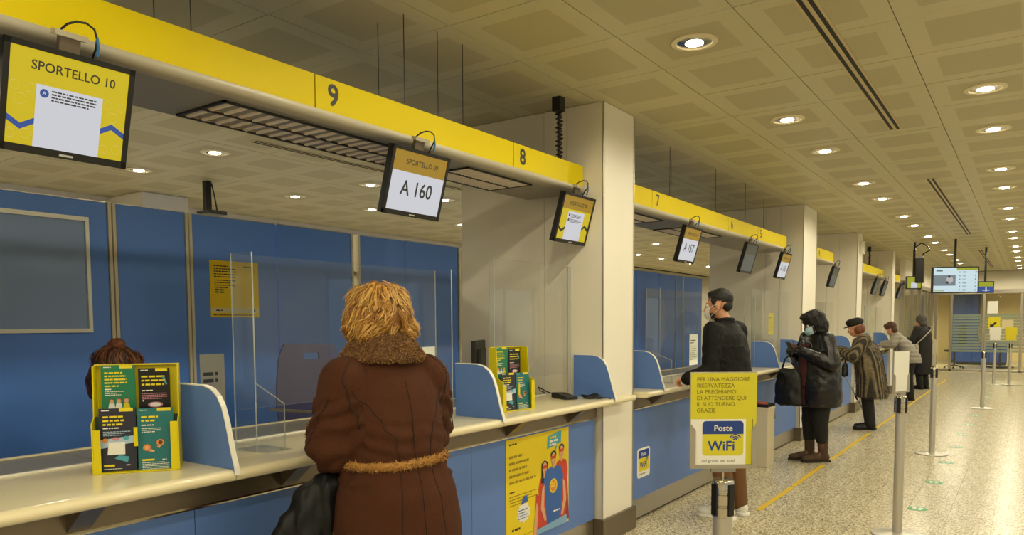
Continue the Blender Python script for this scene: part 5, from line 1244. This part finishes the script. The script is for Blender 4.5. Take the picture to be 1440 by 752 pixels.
MB().tube([(-.09, 0, .37), (-.06, -.02, .5), (0, -.03, .56), (.06, -.02, .5), (.09, 0, .37)], .010, 8).build('strap', mat('bag_nylon'), tb_, smooth='all'); MB().tube([(.15, .0, .15), (.17, .0, -.02), (.15, .02, -.12), (.16, 0, -.16)], .006, 6).build('hanging_cord', mat('bag_nylon'), tb_)

# ---------------------------------------------------------------- woman with cap and cane
W3 = person('elderly woman in a black cap and a brown striped fur coat at the counter', (-1.80, 11.3, 0), math.radians(97))
J = stand_pose(1.53, .12); J.update(head=(0, .20, 1.41), neck=(0, .13, 1.29), elL=(-.24, .20, 1.02), elR=(.24, .2, 1.02), wrL=(-.12, .40, 1.09), wrR=(.12, .40, 1.09))
Re = rot3(.05, .30)
part(fuse(body(J, Re, .98, [(J['wrL'], (.2, 1, -.1), (0, 0, 1), 1, .6), (J['wrR'], (-.2, 1, -.1), (0, 0, 1), -1, .6)]), .008, 3), 'body', SKIN, W3); eyes(J['head'], Re, W3)
FC = bpy.data.materials.new('fur_coat_striped'); FC.use_nodes = True; nt = FC.node_tree; b_ = nt.nodes['Principled BSDF']; b_.inputs['Roughness'].default_value = .6
tcn = nt.nodes.new('ShaderNodeTexCoord'); wv = nt.nodes.new('ShaderNodeTexWave'); wv.inputs['Scale'].default_value = 9.0; wv.inputs['Distortion'].default_value = 1.4; wv.inputs['Detail'].default_value = 3; nt.links.new(tcn.outputs['Object'], wv.inputs['Vector'])
rp = nt.nodes.new('ShaderNodeValToRGB'); rp.color_ramp.elements[0].color = (*lin('241d13'), 1); rp.color_ramp.elements[1].color = (*lin('857657'), 1); rp.color_ramp.elements[0].position = .25; nt.links.new(wv.outputs['Fac'], rp.inputs[0]); nt.links.new(rp.outputs[0], b_.inputs['Base Color'])
fm2, fo2 = dress(W3, ring_([(0, -.03, .46, .245, .20), (0, -.02, .62, .24, .195), (0, .0, .82, .23, .185), (0, .03, 1.0, .225, .18), (0, .07, 1.13, .215, .165), (0, .10, 1.22, .17, .13), (0, .12, 1.27, .10, .09)]), J, (.092, .085, .068), FC, .010, .009, (9, 9, 3), 'fur_coat', 2)
o = pile(fm2, 9000, .022, .8, 8, None, .0022).build('fur_pile', [FC, mat('fur_grey_brown', '55452c', .7), mat('fur_dark', '2b2013', .7)], fo2); o['kind'] = 'stuff'
trousers(W3, J, mat('trousers_black'), (.10, .078, .07))
for k in 'LR': shoe(W3, J['an'+k], J['to'+k], mat('shoe_black'), BLACK, 1.05)
HP = lambda x, y, z: Vector(J['head'])+Re @ Vector((x, y, z))
hb = MB(); hb.ball(HP(0, -.06, -.02), (.082, .062, .075), 14, 10, Re); hb.ball(HP(-.07, -.02, -.03), (.025, .05, .06), 10, 8, Re); hb.ball(HP(.07, -.02, -.03), (.025, .05, .06), 10, 8, Re)
part(fuse(hb, .009, 3, .006, (30, 30, 20)), 'hair', mat('hair_auburn', '6a3a1e', .6), W3)
hb = MB(); hb.ball(HP(0, -.015, .075), (.098, .115, .068), 18, 12, Re); hb.ball(HP(0, .02, .10), (.085, .09, .045), 14, 10, Re); part(fuse(hb, .008, 4, .003), 'cap', mat('cap_black', '17140f', .85), W3)
hb = MB(); hb.ball(HP(0, .10, .045), (.070, .052, .009), 14, 8, Re); part(fuse(hb, .006, 2), 'cap_brim', mat('cap_black'), W3)
f0 = on(1227, 604, Z=0); cn = thing('walking_stick', 'silver walking stick leaning on the counter beside the woman with the cap', 'cane', f0)
tp_ = Vector((-2.20-f0.x, -.06, .93)); MB().tube([(0, 0, .012), tuple(tp_)], .0095, 8).build('shaft', mat('cane_silver', 'bdb9b0', .3, metal=.6), cn, smooth=True)
MB().tube([(0, 0, .001), tuple(tp_*.03)], .014, 8).build('ferrule', BLACK, cn); MB().tube([tuple(tp_*.44), tuple(tp_*.50)], .0125, 8).build('lock_collar', BLACK, cn); MB().tube([tuple(tp_), tuple(tp_+Vector((-.015, -.02, .03))), tuple(tp_+Vector((.0, -.11, .025)))], .013, 8).build('handle', BLACK, cn, smooth=True)
sb_ = thing('small_handbag', 'small black handbag hanging before the woman with the cap', 'bag', W3.matrix_basis @ Vector((-.17, .31, .74)), math.radians(97))
bb = MB(); bb.rings([((0, 0, 0), .09, .035), ((0, 0, .02), .11, .045), ((0, 0, .15), .09, .04), ((0, 0, .19), .07, .02)]); part(fuse(bb, .009, 3, .006), 'bag_body', mat('bag_nylon'), sb_); MB().tube([(-.06, 0, .17), (0, 0, .27), (.06, 0, .17)], .006, 6).build('strap', mat('bag_nylon'), sb_)

# ---------------------------------------------------------------- the two far figures and the seated clerk
P4 = person('person in a grey quilted jacket leaning far over the counter', (-1.84, 15.9, 0), math.radians(95))
J = stand_pose(1.62, .24); J.update(head=(0, .36, 1.36), neck=(0, .28, 1.25), chest=(0, .18, 1.08), shL=(-.17, .24, 1.2), shR=(.17, .24, 1.2), elL=(-.24, .30, 1.08), elR=(.24, .3, 1.08), wrL=(-.1, .46, 1.07), wrR=(.1, .46, 1.07))
R4 = rot3(0, .35); part(fuse(body(J, R4, 1.0, [(J['wrL'], (.2, 1, -.1), (0, 0, 1), 1, .6), (J['wrR'], (-.2, 1, -.1), (0, 0, 1), -1, .6)]), .009, 3), 'body', SKIN, P4); eyes(J['head'], R4, P4)
def quilt(me):
    for v in me.vertices: v.co += v.normal*(.010*abs(math.sin(v.co.z*38))-.006)
dress(P4, ring_([(0, -.03, .72, .22, .17), (0, .0, .85, .22, .17), (0, .08, 1.0, .225, .17), (0, .17, 1.12, .22, .165), (0, .24, 1.21, .17, .13), (0, .28, 1.27, .10, .09)]), J, (.09, .085, .065), mat('quilt_grey', '8d877c', .6), .011, .006, (9, 9, 6), 'quilted_jacket', 5, 'LR', quilt)
trousers(P4, J, mat('trousers_black')); [shoe(P4, J['an'+k], J['to'+k], mat('shoe_black'), BLACK) for k in 'LR']
HP = lambda x, y, z: Vector(J['head'])+R4 @ Vector((x, y, z)); hb = MB(); hb.ball(HP(0, -.025, .045), (.095, .11, .09), 16, 10, R4); hb.ball(HP(0, -.06, -.03), (.09, .06, .08), 14, 10, R4); hb.ball(HP(0, .05, .08), (.07, .045, .035), 12, 8, R4)
part(fuse(hb, .009, 3, .007, (26, 26, 20)), 'hair', mat('hair_chestnut', '4a2a18', .6), P4); face_mask(J['head'], R4, MASKW, P4)
P5 = person('person in a long black coat and grey hood standing at the far counter', (-1.92, 18.7, 0), math.radians(62))
J = stand_pose(1.64, .05); J.update(elL=(-.26, .08, 1.08), wrL=(-.16, .28, 1.09), elR=(.26, .08, 1.08), wrR=(.16, .28, 1.09)); R5 = rot3(.2, .25)
part(fuse(body(J, R5, 1.0, [(J['wrL'], (.2, 1, 0), (0, 0, 1), 1, .6), (J['wrR'], (-.2, 1, 0), (0, 0, 1), -1, .6)]), .009, 3), 'body', SKIN, P5); eyes(J['head'], R5, P5)
dress(P5, ring_([(0, -.02, .34, .24, .2), (0, -.02, .6, .235, .19), (0, -.01, .9, .22, .17), (0, .0, 1.05, .21, .16), (0, .02, 1.2, .215, .16), (0, .03, 1.3, .18, .13), (0, .04, 1.36, .1, .09)]), J, (.085, .075, .058), mat('coat_black', '100f0f', .75), .011, .008, (9, 9, 4), 'long_coat', 3)
trousers(P5, J, mat('trousers_black')); [shoe(P5, J['an'+k], J['to'+k], mat('shoe_black'), BLACK, 1.15, .12) for k in 'LR']
HP = lambda x, y, z: Vector(J['head'])+R5 @ Vector((x, y, z)); hb = MB(); hb.ball(HP(0, -.025, .03), (.10, .115, .115), 16, 10, R5); hb.ball(HP(0, -.05, -.07), (.095, .08, .08), 14, 10, R5); part(fuse(hb, .009, 4, .006, (20, 20, 12)), 'hood', mat('hood_grey', '4c4a46', .9), P5)
cbg = thing('crossbody_bag', 'pale bag on a long strap worn by the person in the long black coat', 'bag', P5.matrix_basis @ Vector((-.30, .02, .82)), math.radians(62))
MB().rings([((0, 0, 0), .04, .09), ((0, 0, .02), .055, .12), ((0, 0, .16), .05, .11), ((0, 0, .18), .03, .09)]).build('bag_body', mat('bag_pale', 'a89f8c', .6), cbg, smooth=True)
MB().tube([(0, -.05, .17), (.05, -.16, .3), (.17, -.2, .42), (.34, -.18, .52), (.44, -.1, .56), (.46, .02, .565)], .012, 6).build('strap', mat('bag_pale'), cbg)

P6 = person('seated clerk with auburn hair in a bun behind the tall brochure stand', (-3.74, 1.90, 0), math.radians(-15))
J = dict(pelvis=(0, 0, .66), waist=(0, .02, .80), chest=(0, .04, .97), neck=(0, .07, 1.14), head=(0, .02, 1.262), shL=(-.16, .05, 1.08), shR=(.16, .05, 1.08), elL=(-.23, .12, .93), elR=(.23, .12, .93), wrL=(-.14, .30, 1.01), wrR=(.14, .30, 1.01),
         hipL=(-.08, .03, .64), hipR=(.08, .03, .64), knL=(-.1, .36, .62), knR=(.1, .36, .62), anL=(-.1, .34, .20), anR=(.1, .34, .20), toL=(-.1, .46, .15), toR=(.1, .46, .15))
R6 = rot3(.3, .25); part(fuse(body(J, R6, 1.0, [(J['wrL'], (.2, 1, -.05), (0, 0, 1), 1, .5), (J['wrR'], (-.2, 1, -.05), (0, 0, 1), -1, .5)]), .009, 3), 'body', SKIN, P6); eyes(J['head'], R6, P6)
dress(P6, ring_([(0, 0, .60, .19, .15), (0, .01, .75, .18, .14), (0, .03, .95, .19, .145), (0, .05, 1.06, .17, .12), (0, .06, 1.11, .08, .075)]), J, (.07, .06, .045), mat('cardigan_navy', '1c2540', .85), .012, .005, (9, 9, 6), 'cardigan', 2)
mb = MB(); [legs(mb, J, k, (.095, .075, .06), .9) for k in 'LR']; mb.ball(J['pelvis'], (.17, .14, .10)); part(fuse(mb, .013, 3), 'trousers', mat('trousers_black'), P6)
for k in 'LR':
    a = Vector(J['an'+k]); MB().ball(a+Vector((0, .06, -.035)), (.045, .12, .045), 12, 8).build('shoe', mat('shoe_black'), P6, smooth='all')
HP = lambda x, y, z: Vector(J['head'])+R6 @ Vector((x, y, z)); hb = MB(); hb.ball(HP(0, -.025, .045), (.098, .115, .092), 16, 10, R6); hb.ball(HP(0, -.07, -.04), (.10, .06, .11), 14, 10, R6); hb.ball(HP(.08, -.01, -.06), (.035, .06, .11), 12, 8, R6); hb.ball(HP(-.08, -.01, -.06), (.035, .06, .11), 12, 8, R6); hb.ball(HP(0, .05, .085), (.07, .045, .03), 12, 8, R6)
hm = fuse(hb, .009, 3, .009, (24, 24, 18)); AU = [mat('hair_auburn'), mat('hair_auburn_dark', '41210f', .6), mat('hair_auburn_light', '7d4a26', .6), mat('hair_auburn')]; ho = part(hm, 'hair', AU[1], P6)
o = strands(hm, scatter(J['head'], R6, (.13, .14, .1, -.14, .13), 600, 3), 7, .013, fl, .0035, .006, .012, 5).build('hair_locks', AU, ho, smooth='all'); o['kind'] = 'stuff'
hb = MB(); hb.ball(HP(.02, -.055, .135), (.042, .042, .036), 14, 10); part(fuse(hb, .007, 3, .006, (40, 40, 40)), 'hair_bun', AU[0], P6)
stl = thing('stool', 'round dark stool under the seated clerk', 'stool', (-3.74, 1.90, 0))
MB().lathe([(.001, .52), (.17, .52), (.18, .54), (.17, .565), (.001, .57)], n=24).build('seat', DARK, stl, smooth=True); MB().tube([(0, 0, .03), (0, 0, .52)], .025, 10).build('post', CHROME, stl); MB().lathe([(.001, 0), (.21, 0), (.2, .02), (.03, .04), (.001, .04)], n=24).build('foot', DARK, stl)
